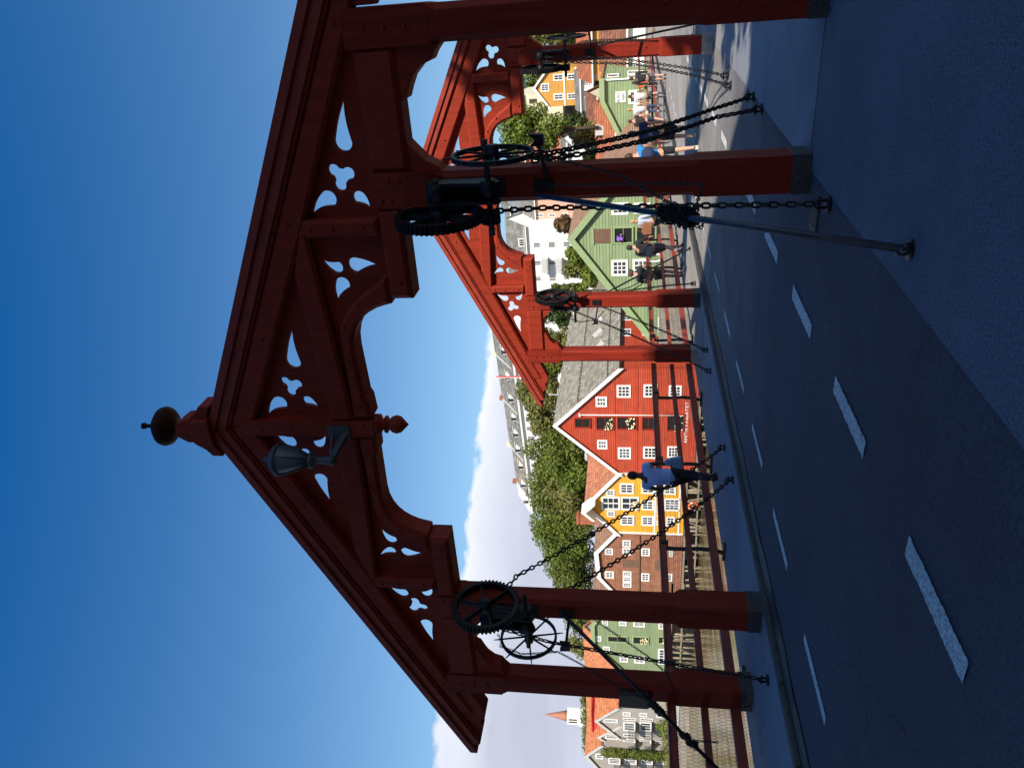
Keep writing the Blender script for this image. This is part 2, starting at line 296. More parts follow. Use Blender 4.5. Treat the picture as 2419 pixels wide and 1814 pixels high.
# ============================================================ SETTING
def sheet(name,pts,z,m,kind='structure',th=None):
    b=MB()
    if th: b.prism(pts,z-th,z,'xy')
    else: b.add([(x,y,z) for x,y in pts],[tuple(range(len(pts)))])
    o=b.build(name,m,fix=True); 
    if kind: o['kind']=kind
    return o
# river bed is hidden under the water; one sheet of water, one sheet of land per bank
water=sheet('river_water',[(-900,-40),(400,-40),(400,80),(-900,80)],-6.5,M['water'])
# bridge deck slab with road on top
sheet('bridge_deck',[(-9.95,-30),(6.0,-30),(6.0,6.5),(.2,9.5),(.2,75),(-9.95,75)],-.105,M['concrete'],th=.55)
sheet('road',[(-7.5,-30),(-2.05,-30),(-2.05,80),(-7.5,80)],-.1,M['asphalt'])
# the deck is level: footpaths lie flush beside a shallow gutter, a kerb drops 0.1 m
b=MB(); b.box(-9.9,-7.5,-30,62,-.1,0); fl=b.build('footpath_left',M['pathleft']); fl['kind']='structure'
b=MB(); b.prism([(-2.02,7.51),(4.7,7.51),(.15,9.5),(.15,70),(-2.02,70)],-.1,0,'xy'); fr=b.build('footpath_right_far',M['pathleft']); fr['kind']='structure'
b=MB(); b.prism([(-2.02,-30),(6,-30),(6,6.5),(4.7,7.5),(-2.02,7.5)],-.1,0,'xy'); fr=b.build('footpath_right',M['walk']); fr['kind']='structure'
# carriageway itself almost flush with the paths
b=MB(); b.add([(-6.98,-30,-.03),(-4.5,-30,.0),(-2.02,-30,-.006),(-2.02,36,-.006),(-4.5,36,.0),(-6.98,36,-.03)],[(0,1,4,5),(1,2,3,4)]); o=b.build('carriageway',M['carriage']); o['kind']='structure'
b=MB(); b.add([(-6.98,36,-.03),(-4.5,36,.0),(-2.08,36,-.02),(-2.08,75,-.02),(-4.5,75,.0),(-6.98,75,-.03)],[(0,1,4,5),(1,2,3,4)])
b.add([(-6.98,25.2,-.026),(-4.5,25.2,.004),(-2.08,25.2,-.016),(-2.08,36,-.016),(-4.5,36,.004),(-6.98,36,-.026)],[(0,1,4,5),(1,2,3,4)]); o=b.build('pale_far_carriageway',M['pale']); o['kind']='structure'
# gutter strip of dirt along the left kerb and the kerb stones
b=MB()
for y in np.arange(-4,60,1.0):
    g=.012*random.random(); b.box(-7.5,-7.36-g,y+.01,y+.99,-.09,.006+g*.3)
o=b.build('kerb_left',M['kerb']); o['kind']='structure'
b=MB()
ys=np.arange(-6,60,.4); 
lo=[(-7.36,y) for y in ys]; hi=[(-6.95+.03*math.sin(y*2.1)+.025*math.sin(y*5.3),y) for y in ys]
b.add([(x,y,-.035) for x,y in lo]+[(x,y,-.019) for x,y in hi],[(i,i+1,len(ys)+i+1,len(ys)+i) for i in range(len(ys)-1)]); o=b.build('gutter_strip',M['gutter']); o['kind']='structure'
# narrow open joint along the right path, and joints across it
b=MB()
for y in (7.52,13.9,20.4,27,34,41): b.box(-2.0,.12,y-.005,y+.005,.0,.003)
for y in (16.3,): b.box(-9.4,-7.52,y-.012,y+.012,.0,.003)

o=b.build('expansion_joint',M['gutter']); o['kind']='structure'
# painted dashes
def zroad(x): return -.03+(x+6.98)/2.48*.03 if x<-4.5 else 0-(x+4.5)/2.48*.006
def dash(x,y0,y1,w,jag=.0):
    b=MB(); n=36; L_=[];Rr=[]
    for i in range(n+1):
        y=y0+(y1-y0)*i/n; L_.append((x-w/2+random.uniform(-jag,jag),y,zroad(x)+.008)); Rr.append((x+w/2+random.uniform(-jag,jag),y,zroad(x)+.008))
    b.add(L_+Rr,[(i,n+1+i,n+2+i,i+1) for i in range(n)]); return b
yc=[3.29,5.22,7.11,9.0,10.79,12.62,14.40,16.3,18.2,19.8,21.3,23,24.7,26.6,28.4]
for i,y in enumerate(yc):
    o=dash(-3.31,y-.47,y+.47,.15,.007).build('lane_dash',M['line']); o['kind']='structure'
ye=[1.45,3.2,5.0,6.89,8.72,10.6,12.45,14.3,16.05,17.9,19.8,21.6,23.4,25.2,27,28.8,30.6,32.4,34.2,36]
for y in ye:
    o=dash(-6.02,y-.47,y+.47,.105,.005).build('edge_dash',M['line']); o['kind']='structure'
# far bank: one sheet climbing into the hill behind the houses
def ter(x,y):
    lo=-.15 if x>-24 else (-3.6 if x>-95 else -4.8)
    if y<88 and x<=-24: lo=lo
    t=max(0,(y-84)/70.); h=lo+(15-lo)*min(1,t)**1.15 if x>-95 else lo+4*min(1,t)
    if y>154: h+=(y-154)*.05*(1 if x>-95 else .2)
    h+= .5*math.sin(x*.07)*math.cos(y*.05) if y>100 else 0
    return h
def edge(x): return 66 if x>-24 else (75 if x>-95 else 73)
xs=[-1500,-900,-600]+list(np.arange(-420,-100,20.))+[-98,-92]+list(np.arange(-84,-24,8.))+[-24.5,-23.5]+list(np.arange(-16,161,10.))+[220,400,700,1200]
yy=[0,.4,76,82,88,95,102,110,120,130,140,150,160,180,210,260,340,500,900,2500]
vs=[]; nx=len(xs)
for i,y in enumerate(yy):
    for x in xs:
        e=edge(x); Y_=e+y if i<2 else max(y,e+1+i*.3); vs.append((x,Y_,-7.2 if i==0 else ter(x,Y_)))
b=MB(); b.add(vs,[(j*nx+i,j*nx+i+1,(j+1)*nx+i+1,(j+1)*nx+i) for j in range(len(yy)-1) for i in range(nx-1)],True); o=b.build('far_bank_ground',M['ground']); o['kind']='structure'
sheet('near_bank_ground',[(-900,-300),(600,-300),(600,-9),(-900,-9)],-.7,M['ground'],th=6)
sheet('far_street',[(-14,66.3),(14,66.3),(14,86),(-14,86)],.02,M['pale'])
# ============================================================ GATES
def top(x): return 6.87-.477*abs(x)
def mir(poly): return [(-x,z) for x,z in reversed(poly)]
def drop(rx,rz,tx,tz,rad,bend=0.0,n=9):
    """teardrop hole: round end at (rx,rz), point at (tx,tz)"""
    c=Vector((rx,rz)); t=Vector((tx,tz)); d=(t-c); Ln=d.length; d/=Ln; s=Vector((-d.y,d.x)); pts=[]
    for i in range(n):
        a=math.pi*(.5+i/(n-1)); pts.append(c+d*math.cos(a)*rad+s*math.sin(a)*rad)
    def curve(sg):
        o=[]
        for k in range(1,5):
            u=k/5; wd=rad*(1-u)**1.15*sg; o.append(c+d*Ln*u+s*(wd+bend*math.sin(math.pi*u)*rad))
        return o
    a1=curve(-1); a2=curve(1)
    return [(p.x,p.y) for p in pts+a1+[t]+a2[::-1]]
def trefoil(x,z,r,rot):
    lob=[]; n=9; cs=[Vector((x+r*1.12*math.cos(rot+i*2.0944),z+r*1.12*math.sin(rot+i*2.0944))) for i in range(3)]
    for i,c in enumerate(cs):
        a0=rot+i*2.0944
        for k in range(n):
            a=a0-2.05+4.1*k/(n-1); lob.append((c.x+r*.82*math.cos(a),c.y+r*.82*math.sin(a)))
    return lob
def inset(poly,d):
    n=len(poly); out=[]; A=sum(poly[i][0]*poly[(i+1)%n][1]-poly[(i+1)%n][0]*poly[i][1] for i in range(n)); sg=1 if A>0 else -1
    for i in range(n):
        p0=Vector(poly[i-1]);p=Vector(poly[i]);p1=Vector(poly[(i+1)%n]); a=(p-p0).normalized(); b_=(p1-p).normalized()
        na=Vector((-a.y,a.x))*sg; nb=Vector((-b_.y,b_.x))*sg; m=(na+nb)
        m=m/max(.25,m.length_squared)*2 if m.length_squared>1e-6 else na
        out.append((p.x+m.x*d,p.y+m.y*d))
    return out
def memb(b,poly,y0=0.0,y1=.34,ch=.035):
    """timber with chamfered arrises: front and back faces inset"""
    q=inset(poly,ch); n=len(poly)
    vs=[(x,y0,z) for x,z in q]+[(x,y0+ch,z) for x,z in poly]+[(x,y1-ch,z) for x,z in poly]+[(x,y1,z) for x,z in q]
    fs=[tuple(range(n)),tuple(range(4*n-1,3*n-1,-1))]
    for k in range(3):
        for i in range(n): j=(i+1)%n; fs.append((k*n+i,k*n+j,(k+1)*n+j,(k+1)*n+i))
    b.add(vs,fs)
def bolts(b,pts,y=-.002,r=.022):
    for x,z in pts: b.lathe([(r,.0),(r*.8,-.018),(r*.3,-.024)],(x,y,z),8,'y')
def make_post(parent,x,w,shoe_mat,shoe_h=.17):
    b=MB(); rows=[(.02,w/2+.012,.006),(1.02,w/2+.012,.006),(1.09,w/2,.045),(3.42 if abs(x)>4 else 3.5,w/2,.055),(3.52 if abs(x)>4 else 3.6,w/2+.01,.004),(4.3 if abs(x)>4 else 4.0,w/2+.01,.004)]
    vs=[];fs=[]
    for z,h,c in rows:
        for (i,j) in ((-h,-h+c),(-h+c,-h),(h-c,-h),(h,-h+c),(h,h-c),(h-c,h),(-h+c,h),(-h,h-c)): vs.append((x+i,.17+j,z))
    for k in range(len(rows)-1):
        for i in range(8): j=(i+1)%8; fs.append((k*8+i,k*8+j,(k+1)*8+j,(k+1)*8+i))
    fs+= [tuple(range(7,-1,-1)),tuple((len(rows)-1)*8+i for i in range(8))]
    b.add(vs,fs); bolts(b,[(x-.02,.75),(x+.03,1.35)],.17-w/2-.004,.02)
    p=b.build('post',M['gatelow'],parent)
    s=MB(); h=w/2+.02; s.box(x-h,x+h,.17-h,.17+h,0.0,shoe_h); bolts(s,[(x-.08,.1),(x+.08,.1),(x-.08,.05)],.17-h,.014); s.build('post_shoe',shoe_mat,p,bevel=.006)
    return p
def make_gate(g):
    for s_ in (1,-1):
        make_post(g,s_*4.34,.33,M['concrete'] if g.get('k2') else M['steelshoe'])
        make_post(g,s_*2.84,.33,M['steelshoe'] if s_<0 or not g.get('k2') else M['concrete'],.17 if s_<0 or not g.get('k2') else .22)
        X=lambda poly:[(s_*x,z) for x,z in poly] if s_>0 else mir([(x,z) for x,z in poly])
        # rafter
        b=MB(); memb(b,X([(.0,top(0)-.3),(5.0,top(5.0)-.3),(5.0,top(5.0)-.52),(4.4,4.24),(2.52,top(2.52)-.60),(0,top(0)-.60)]),0.003,.21); bolts(b,[(s_*2.52,top(2.52)-.42),(s_*4.4,top(4.4)-.4),(s_*1.2,top(1.2)-.45)],.003)
        b.build('rafter',M['gate'],g)
        # carved rafter tail
        b=MB(); b.prism(X([(4.53,top(4.53)-.28),(5.5,top(5.5)-.28),(5.42,3.96),(5.28,3.86),(5.2,3.9),(5.08,3.82),(4.98,3.80),(4.53,4.0)]),.04,.3); b.build('rafter_tail',M['gate'],g,bevel=.012)
        # straining beam from king post to strut
        b=MB(); memb(b,X([(.1,4.955),(.1,5.23),(1.0,5.26),(1.95,5.30),(2.42,5.15),(2.42,5.06),(1.3,5.0),(.6,4.965)]),.0,.2)
        b.build('straining_beam',M['gate'],g)
        # strut
        b=MB(); memb(b,X([(2.37,4.26),(2.56,4.26),(2.56,top(2.56)-.56),(2.37,top(2.37)-.56)]),-.004,.2); bolts(b,[(s_*2.465,4.42),(s_*2.465,4.75),(s_*2.465,5.0)],-.006); b.build('strut',M['gate'],g)
        # arch brace with curved underside
        arc=[(.13,4.72),(.36,4.73),(.42,4.76),(1.02,4.775),(1.15,4.765),(1.27,4.73),(1.36,4.68),(1.44,4.61),(1.5,4.53),(1.55,4.43),(1.58,4.33),(1.6,4.25)]
        outr=[(1.94,4.25),(1.85,4.37),(1.74,4.53),(1.62,4.68),(1.47,4.82),(1.3,4.91),(.13,4.945)]
        b=MB(); memb(b,X(arc+outr),.005,.335,.045); bolts(b,[(s_*.9,4.86),(s_*1.35,4.84),(s_*1.62,4.62),(s_*.3,4.83)],.003); b.build('arch_brace',M['gate'],g)
        # tie beam with pointed inner end
        b=MB(); memb(b,X([(1.66,4.245),(1.66,3.99),(2.66,3.985),(2.66,4.245)]),-.01,.35,.05)
        b.prism(X([(2.66,4.25),(2.66,3.9),(3.02,3.9),(3.02,4.25)]),-.006,.346)
        memb(b,X([(3.02,4.245),(3.02,3.84),(4.17,3.84),(4.17,4.245)]),.0,.34,.05)
        b.prism(X([(4.17,4.2),(4.17,3.5),(4.51,3.5),(4.51,4.2)]),-.004,.344)
        bolts(b,[(s_*2.74,4.07),(s_*2.94,4.07),(s_*2.74,4.17),(s_*2.94,3.96),(s_*1.85,4.1),(s_*4.34,3.7),(s_*4.34,3.9),(s_*4.34,4.1)],-.012)
        b.build('tie_beam',M['gate'],g)
        # brackets under the tie
        b=MB(); cv=[(3.68,3.84),(3.7,3.79),(3.8,3.75),(3.9,3.70),(3.99,3.61),(4.03,3.5),(4.1,3.46),(4.17,3.4),(4.17,3.84)]; b.prism(X(cv),.05,.29); b.build('bracket',M['gate'],g,bevel=.01)
        b=MB(); b.prism(X([(3.3,3.84),(3.24,3.79),(3.12,3.68),(3.06,3.56),(3.01,3.52),(3.01,3.84)]),.05,.29); b.build('bracket',M['gate'],g,bevel=.01)
        # fretwork panels
        def tri(poly,holes,nm='fretwork_panel'):
            b=MB(); hs=[X(h) for h in holes]; b.prism(X(poly),.13,.185,'xz',hs); b.build(nm,M['gate'],g)
            fr=MB(); q=inset(X(poly),.0) # bevelled surround
            n=len(q); q2=inset(X(poly),.035); vs=[(x,.05,z) for x,z in q]+[(x,.128,z) for x,z in q2]
            fr.add(vs,[(i,(i+1)%n,n+(i+1)%n,n+i) for i in range(n)]); fr.build('panel_surround',M['gate'],g)
        tri([(.08,6.24),(.08,5.2),(1.95,5.26),(2.05,5.32)],[drop(.28,5.9,.11,6.10,.095,-.3),drop(.31,5.53,.18,5.40,.07,.3),trefoil(.52,5.70,.076,2.9),drop(.85,5.6,1.28,5.52,.095,.2)])
        tri([(2.40,4.2),(2.40,5.12),(.12,5.03),(.12,4.84),(1.3,4.84),(1.52,4.74),(1.73,4.48),(1.88,4.2)],[drop(2.0,4.84,2.11,5.01,.072,.3),drop(2.02,4.62,2.01,4.36,.088,.2),drop(1.80,4.81,1.60,4.91,.085,-.3)])
        tri([(2.52,4.2),(2.52,5.16),(2.60,5.13),(4.4,4.28),(4.4,4.2)],[drop(2.75,4.79,2.60,5.0,.09,-.3),drop(2.75,4.45,2.62,4.35,.072,.3),trefoil(2.98,4.61,.08,2.9),drop(3.32,4.52,3.74,4.44,.095,.2)])
        # roof: boarded slab with two fascia bands
        b=MB(); b.prism(X([(0,top(0)-.13),(5.78,top(5.78)-.13),(5.78,top(5.78)-.02),(0,top(0)-.02)]),-.07,.46); b.build('roof_boards',M['roofboard'],g,bevel=.006)
        b=MB(); b.prism(X([(0,top(0)-.26),(5.62,top(5.62)-.26),(5.62,top(5.62)-.135),(0,top(0)-.135)]),-.035,.42); b.build('roof_moulding',M['roofboard'],g,bevel=.006)
        b=MB(); b.prism(X([(0,top(0)-.30),(5.5,top(5.5)-.30),(5.5,top(5.5)-.263),(0,top(0)-.263)]),-.0,.34); b.build('roof_soffit',M['gate'],g)
    b=MB(); b.prism([(-.105,4.7),(.105,4.7),(.105,6.45),(-.105,6.45)],-.015,.2); bolts(b,[(0,6.15),(0,5.75),(.08,4.82)],-.017,.03); b.build('king_post',M['gate'],g,bevel=.02)
    b=MB(); b.lathe([(.13,0),(.13,-.06),(.075,-.09),(.06,-.12),(.105,-.13),(.11,-.15),(.06,-.17),(.1,-.22),(.115,-.27),(.1,-.32),(.05,-.37),(.0,-.42)],(0,.12,4.72),18); b.build('pendant',M['gate'],g)
    b=MB(); prof=[(.0,0)]
    b.prism([(-.36,6.70),(-.36,6.84),(-.27,6.91),(-.22,6.98),(-.165,7.03),(-.16,7.12),(-.08,7.24),(.08,7.24),(.16,7.12),(.165,7.03),(.22,6.98),(.27,6.91),(.36,6.84),(.36,6.70),(0,6.86)],-.1,.16)
    b.prism([(-.19,6.75),(-.19,6.93),(-.14,7.0),(.14,7.0),(.19,6.93),(.19,6.75)],-.16,.3)
    cp=b.build('ridge_cap',M['gate'],g,bevel=.015)
    b=MB(); b.lathe([(.07,7.24),(.05,7.28),(.06,7.3),(.17,7.33),(.235,7.39),(.25,7.44),(.235,7.49),(.17,7.545),(.06,7.57),(.03,7.59),(.024,7.72),(.04,7.73),(.04,7.765),(.02,7.78)],(0,.03,0),24); b.build('finial',M['finialwood'],g)
G1=thing('bridge_gate','near tall dark red timber bridge gate with fretwork, standing in shade over the deck','bridge gate',(-4.893,7.324,0),.0322,'carved timber gates over the bridge')
make_gate(G1)
G2=thing('bridge_gate','far bright red timber bridge gate standing in sunlight beyond the shaded one','bridge gate',(-4.905,17.338,0.0),.0144,'carved timber gates over the bridge')
G2['k2']=1; make_gate(G2); del G2['k2']
def gl(g,x,y,z=0):
    a=g.rotation_euler.z; return Vector((g.location.x+x*math.cos(a)-y*math.sin(a),g.location.y+x*math.sin(a)+y*math.cos(a),z))
# lantern on the near gate
lt=thing('wall_lantern','weathered metal lantern with frosted panes on the near gate below its peak','lantern',gl(G1,-.05,-.02,5.0),.0322)
b=MB(); b.box(-.07,.11,-.03,0,-.0,.28); b.bar((0,-.01,.06),(-.12,-.34,.13),.06,.07); b.bar((0,-.01,.22),(-.1,-.3,.17),.03,.03); b.lathe([(.06,.1),(.07,.13),(.05,.2),(.04,.3),(.06,.34),(.1,.37),(.11,.4),(.06,.42)],(-.15,-.36,0),12); b.build('bracket',M['lampmetal'],lt)
gm=mat('frosted_pane',(.11,.14,.17),.4,.08,6)
b=MB(); b.lathe([(.06,.43),(.12,.55),(.165,.68),(.185,.78),(.18,.8)],(-.15,-.36,0),8); b.build('pane',gm,lt)
b=MB()
for k in range(8):
    a=2*math.pi*k/8; b.tube([(-.15+r*math.cos(a),-.36+r*math.sin(a),z) for r,z in ((.065,.43),(.125,.55),(.17,.68),(.19,.79))],.008,5)
b.lathe([(.195,.78),(.2,.82),(.15,.87),(.06,.91),(.03,.93),(.04,.96),(.015,1.0),(.0,1.03)],(-.15,-.36,0),16); b.build('cap',M['lampmetal'],lt)
# ============================================================ HOISTING GEAR, CHAINS, STAYS
def ring(b,c,r0,r1,x0,x1,n=48,teeth=0,th=.03):
    vs=[];fs=[]
    m=n if not teeth else teeth*4
    for k in range(m):
        t=2*math.pi*k/m; ro=r1+(th if teeth and k%4 in (1,2) else 0)
        for (r,x) in ((r0,x0),(ro,x0),(ro,x1),(r0,x1)): vs.append((c[0]+x,c[1]+r*math.cos(t),c[2]+r*math.sin(t)))
    for k in range(m):
        j=(k+1)%m
        for i in range(4): i2=(i+1)%4; fs.append((k*4+i,j*4+i,j*4+i2,k*4+i2))
    b.add(vs,fs)
def gear(parent,c,s_,R=.44):
    b=MB(); ring(b,c,R-.06,R-.02,-.05,.05,teeth=52,th=.028)
    for k in range(6):
        a=k*math.pi/3+.35; p=(c[0],c[1]+(R-.06)*math.cos(a),c[2]+(R-.06)*math.sin(a)); q=(c[0],c[1]+.05*math.cos(a),c[2]+.05*math.sin(a)); b.bar(q,p,.028,.034,(1,0,0)); b.bar(q,p,.014,.07,(1,0,0))
    b.lathe([(.075,-.08),(.075,.08)],c,14,'x'); return b.build('gear_wheel',M['iron'],parent)
def sprocket(parent,c,R=.385):
    b=MB(); ring(b,c,R-.03,R,-.022,.022,n=48)
    for k in range(8):
        a=k*math.pi/4+.2; q=(c[0],c[1]+.03*math.cos(a),c[2]+.03*math.sin(a)); p=(c[0],c[1]+(R+.09)*math.cos(a),c[2]+(R+.09)*math.sin(a))
        b.tube([q,(c[0],c[1]+R*math.cos(a),c[2]+R*math.sin(a)),p],[.014,.012,.006],6)
    b.lathe([(.06,-.09),(.06,.09)],c,12,'x'); return b.build('spiked_chain_wheel',M['iron'],parent)
def hoist(g,s_,label,near,gz=3.54,sz=3.0,sp=None):
    """g gate, s_ side of the post; gear towards the road, spiked wheel towards the footpath"""
    c=gl(g,s_*2.84,.17,0); t=thing('chain_hoist',label,'chain hoist',(c.x,c.y,0),g.rotation_euler.z,'cast iron hoisting gears on the inner gate posts')
    gear(t,(-s_*.24,-.36,gz),s_)
    b=MB(); b.lathe([(.035,min(-s_*.33,s_*.14)),(.035,max(-s_*.33,s_*.14))],(0,-.36,gz),10,'x'); 
    b.lathe([(.07,-.08),(.10,-.07),(.10,.07),(.07,.08)],(s_*.02,-.36,gz),14,'x'); b.build('axle',M['iron'],t)
    b=MB(); b.box(*((-.09,.09,-.205,-.17,gz-.66,gz+.14) if near else (-.035,.035,-.185,-.165,gz-.3,gz+.05)))
    for q in ((-1,1) if near else (s_,)): b.prism([(-.21,gz-.55),(-.21,gz+.12),(-.38,gz+.10),(-.42,gz+.02),(-.40,gz-.14),(-.44,gz-.42),(-.46,gz-.6),(-.38,gz-.64)],q*.09-.015,q*.09+.015,'yz')
    b.build('bearing_bracket',M['iron'],t)
    b=MB(); ring(b,(-s_*.24,-.4,gz-.53),.03,.075,-.06,.06,teeth=12,th=.02); b.lathe([(.03,-.42),(.03,.5)],(0,-.4,gz-.53) if s_>0 else (0,-.4,gz-.53),10,'x'); b.lathe([(.075,-.07),(.075,.07)],(s_*.05,-.4,gz-.53),12,'x'); b.build('pinion_shaft',M['iron'],t)
    sc=sp or (s_*.42,-.4,gz-.53)
    if near or s_>0: sprocket(t,sc)
    # chain guide arm
    b=MB(); z=2.52; b.bar((s_*.1,-.17,z-.05),(s_*.46,-.3,z),.05,.035); b.prism([(s_*.46-.05,z-.06),(s_*.46+.05,z-.06),(s_*.46+.06,z+.08),(s_*.46+.03,z+.05),(s_*.46,z+.02),(s_*.46-.03,z+.05),(s_*.46-.06,z+.08)],-.36,-.28); b.box(-.06,.06,-.2,-.16,z-.12,z+.08); b.build('chain_guide',M['iron'],t)
    return t
def chain(label,pts,L_=.09,W=.062,r=.0105,sag=0,group='iron chains of the bridge gates',m='iron',seg=(14,6),two=False):
    P=[Vector(p) for p in pts]; pl=[]
    for i in range(len(P)-1):
        n=12
        for k in range(n): u=k/n; q=P[i].lerp(P[i+1],u); q=q+Vector((0,0,-sag*4*u*(1-u))); pl.append(q)
    pl.append(P[-1]); cum=[0]
    for i in range(1,len(pl)): cum.append(cum[-1]+(pl[i]-pl[i-1]).length)
    pitch=L_-2*r-.001; n=int(cum[-1]/pitch); b=MB(); ns,nr=seg; j=0
    for i in range(n):
        s0=(i+.5)*pitch
        while j<len(cum)-2 and cum[j+1]<s0: j+=1
        u=(s0-cum[j])/max(1e-6,cum[j+1]-cum[j]); c=pl[j].lerp(pl[j+1],u); d=(pl[j+1]-pl[j]).normalized()
        ref=Vector((.3,.1,1)) if abs(d.z)<.93 else Vector((1,.2,0)); a=d.cross(ref).normalized(); bb=d.cross(a)
        ph=(.25 if i%2 else .25+math.pi/2)+random.uniform(-.15,.15); e=a*math.cos(ph)+bb*math.sin(ph); f=d.cross(e)
        hw=W/2-r; hl=L_/2-r-hw; vs=[];fs=[]
        for k in range(ns):
            t=2*math.pi*k/ns; cx=math.cos(t)*hw+(hl if math.cos(t)>0 else -hl); cy=math.sin(t)*hw; o=d*cx+e*cy; nrm=(d*math.cos(t)+e*math.sin(t))
            for q in range(nr): w_=2*math.pi*q/nr; vs.append(c+o+nrm*math.cos(w_)*r+f*math.sin(w_)*r)
        for k in range(ns):
            k2=(k+1)%ns
            for q in range(nr): q2=(q+1)%nr; fs.append((k*nr+q,k2*nr+q,k2*nr+q2,k*nr+q2))
        b.add(vs,fs,True)
    o=b.build('chain',M[m],fix=False); tag(o,label,'chain',group); return o
def shackle(p,label,d=(0,1,0)):
    b=MB(); x,y,z=p; b.lathe([(.07,0),(.07,.02),(.03,.03)],(x,y,z),10); b.tube([(x-.03,y,z+.02),(x-.035,y,z+.1),(x,y,z+.13),(x+.035,y,z+.1),(x+.03,y,z+.02)],.013,7); b.tube([(x-.07,y,z+.08),(x+.07,y,z+.08)],.012,7)
    o=b.build('ground_shackle',M['iron']); tag(o,label,'shackle',None,None); o['group']='shackles bolted to the deck'; return o
hoist(G1,-1,'cast iron gear and spiked wheel on second post from the left of shaded gate',True,sp=(-.42,-.22,3.03))
hoist(G1,1,'cast iron gear and spiked wheel on the nearest big post, chains hanging over the footpath',True,sp=(.40,-.62,2.90))
hoist(G2,-1,'black gear wheel on left inner post of the sunlit red gate',False,sp=(-.42,-.3,3.0))
hoist(G2,1,'black gear and spiked wheel on right inner post of the sunlit red gate',False,sp=(.40,-.95,2.93))
# --- near gate, left inner post
chain('upper taut chain slanting from left gear of shaded gate down to the left footpath',[(-7.66,7.48,3.44),(-7.62,7.75,3.24),(-7.80,9.6,1.52),(-8.01,11.51,.05)],sag=.03,L_=.1,W=.072,r=.0125); shackle((-8.01,11.51,0),'shackle at the left kerb, farther one beside the walking man in blue')
chain('lower taut chain slanting from left post of shaded gate down to the left footpath',[(-7.66,7.58,2.50),(-7.84,10.35,.05)],sag=.12,L_=.1,W=.072,r=.0125); shackle((-7.84,10.35,0),'shackle at the left kerb, nearer one beside the walking man in blue')
chain('heavy chain hanging beside the left inner post of the shaded gate down to the kerb',[(-8.02,7.15,3.36),(-8.05,7.0,2.7),(-7.97,6.53,.05)],L_=.085,W=.058,sag=.0); shackle((-7.97,6.53,0),'shackle on left footpath at foot of shaded gate, by the kerb')
chain('thin chain running over left spiked wheel and looping down to the steel stay',[(-8.06,7.10,3.44),(-8.1,6.93,3.38),(-8.14,6.86,3.1),(-8.12,6.86,2.95),(-8.08,6.88,2.61),(-8.5,6.75,1.85),(-8.73,6.67,1.38)],L_=.048,W=.036,r=.0055,sag=.02,seg=(10,5))
chain('thin slack chain looping across the outer left post of the shaded gate',[(-7.93,7.32,2.14),(-8.2,7.0,1.45),(-8.42,6.9,1.18),(-8.6,6.8,1.1),(-8.72,6.7,1.33)],L_=.048,W=.036,r=.0055,seg=(10,5))
# --- near gate, right inner post
chain('outer of two thick chains sweeping down from the nearest post to the right footpath',[(-1.85,7.55,2.62),(-1.85,7.75,2.10),(-1.93,8.6,1.42),(-2.0,9.9,.62),(-2.05,10.49,.05)],L_=.098,W=.07,r=.0125,sag=.012); shackle((-2.05,10.49,0),'shackle on right path, the nearer of two ending the thick chains')
chain('inner of two thick chains sweeping down from the nearest post to the right footpath',[(-1.75,7.35,2.55),(-1.8,7.75,2.25),(-1.92,8.9,1.50),(-2.0,10.4,.62),(-2.03,11.25,.05)],L_=.098,W=.07,r=.0125,sag=.012); shackle((-2.03,11.25,0),'shackle on right path, the farther of two ending the thick chains')
chain('chain running level from right spiked wheel of the shaded gate to the guide arm',[(-1.72,6.98,2.96),(-1.70,7.16,2.86),(-1.75,7.18,2.4),(-1.75,7.3,2.2)],L_=.06,W=.044,r=.008,seg=(12,5))
chain('heavy chain hanging straight down beside the nearest post to its shackle',[(-2.27,7.3,3.12),(-2.25,7.3,2.5),(-2.09,6.61,.07)],L_=.098,W=.068,r=.0125); shackle((-2.09,6.61,0),'shackle on the right path in front of the nearest big post')
chain('thin slack chain draped across the face of the nearest big post, upper loop',[(-1.72,7.05,2.35),(-1.85,6.9,1.75),(-1.93,6.45,1.42),(-1.98,6.2,1.22)],L_=.05,W=.037,r=.0058,seg=(10,5))
chain('thin slack chain draped across the face of the nearest big post, lower loop',[(-1.95,7.0,2.4),(-1.93,6.9,1.75),(-1.9,6.75,1.35),(-1.88,6.6,1.05),(-1.97,6.25,1.13)],L_=.05,W=.037,r=.0058,seg=(10,5))
def stay(label,a,b_,r=.022,m='rod',plate=True):
    a=Vector(a);b_=Vector(b_); t=thing('steel_stay',label,'steel stay',(0,0,0),0,'steel stay rods of the gates'); 
    bb=MB(); bb.tube([a,b_],r,12); bb.build('rod',M[m],t)
    if plate:
        d=(a-b_).normalized(); bb=MB(); x,y,z=b_; bb.lathe([(.065,0),(.065,.012),(.03,.016)],(x,y,0),14); bb.lathe([(.03,0),(.035,.05),(.02,.06)],(x-.02,y+.03,.012),8); bb.lathe([(.03,0),(.035,.05),(.02,.06)],(x+.03,y-.05,.012),8); bb.build('foot_plate',M['ironpaint'],t)
    return t
def knot(label,c,L_,n,r):
    """chain bundled around a stay: many short coils of links in one mesh"""
    b=MB(); c=Vector(c); 
    for i in range(n):
        u=random.random()-.5; p=c+Vector(L_)*u; a=random.random()*6.28; p+=Vector((math.cos(a),.3*math.sin(a)+.2*math.cos(a),math.sin(a)))*r*random.uniform(.3,1)
        ax=Vector((random.gauss(0,1),random.gauss(0,1),random.gauss(0,1))).normalized(); u1=ax.cross(Vector((.2,.9,.3))).normalized(); u2=ax.cross(u1)
        pts=[p+u1*.026*math.cos(t)+u2*.016*math.sin(t) for t in [k*math.pi/4 for k in range(9)]]; b.tube(pts,.0065,5,False)
    o=b.build('chain_knot',M['iron']); tag(o,label,'chain bundle'); return o
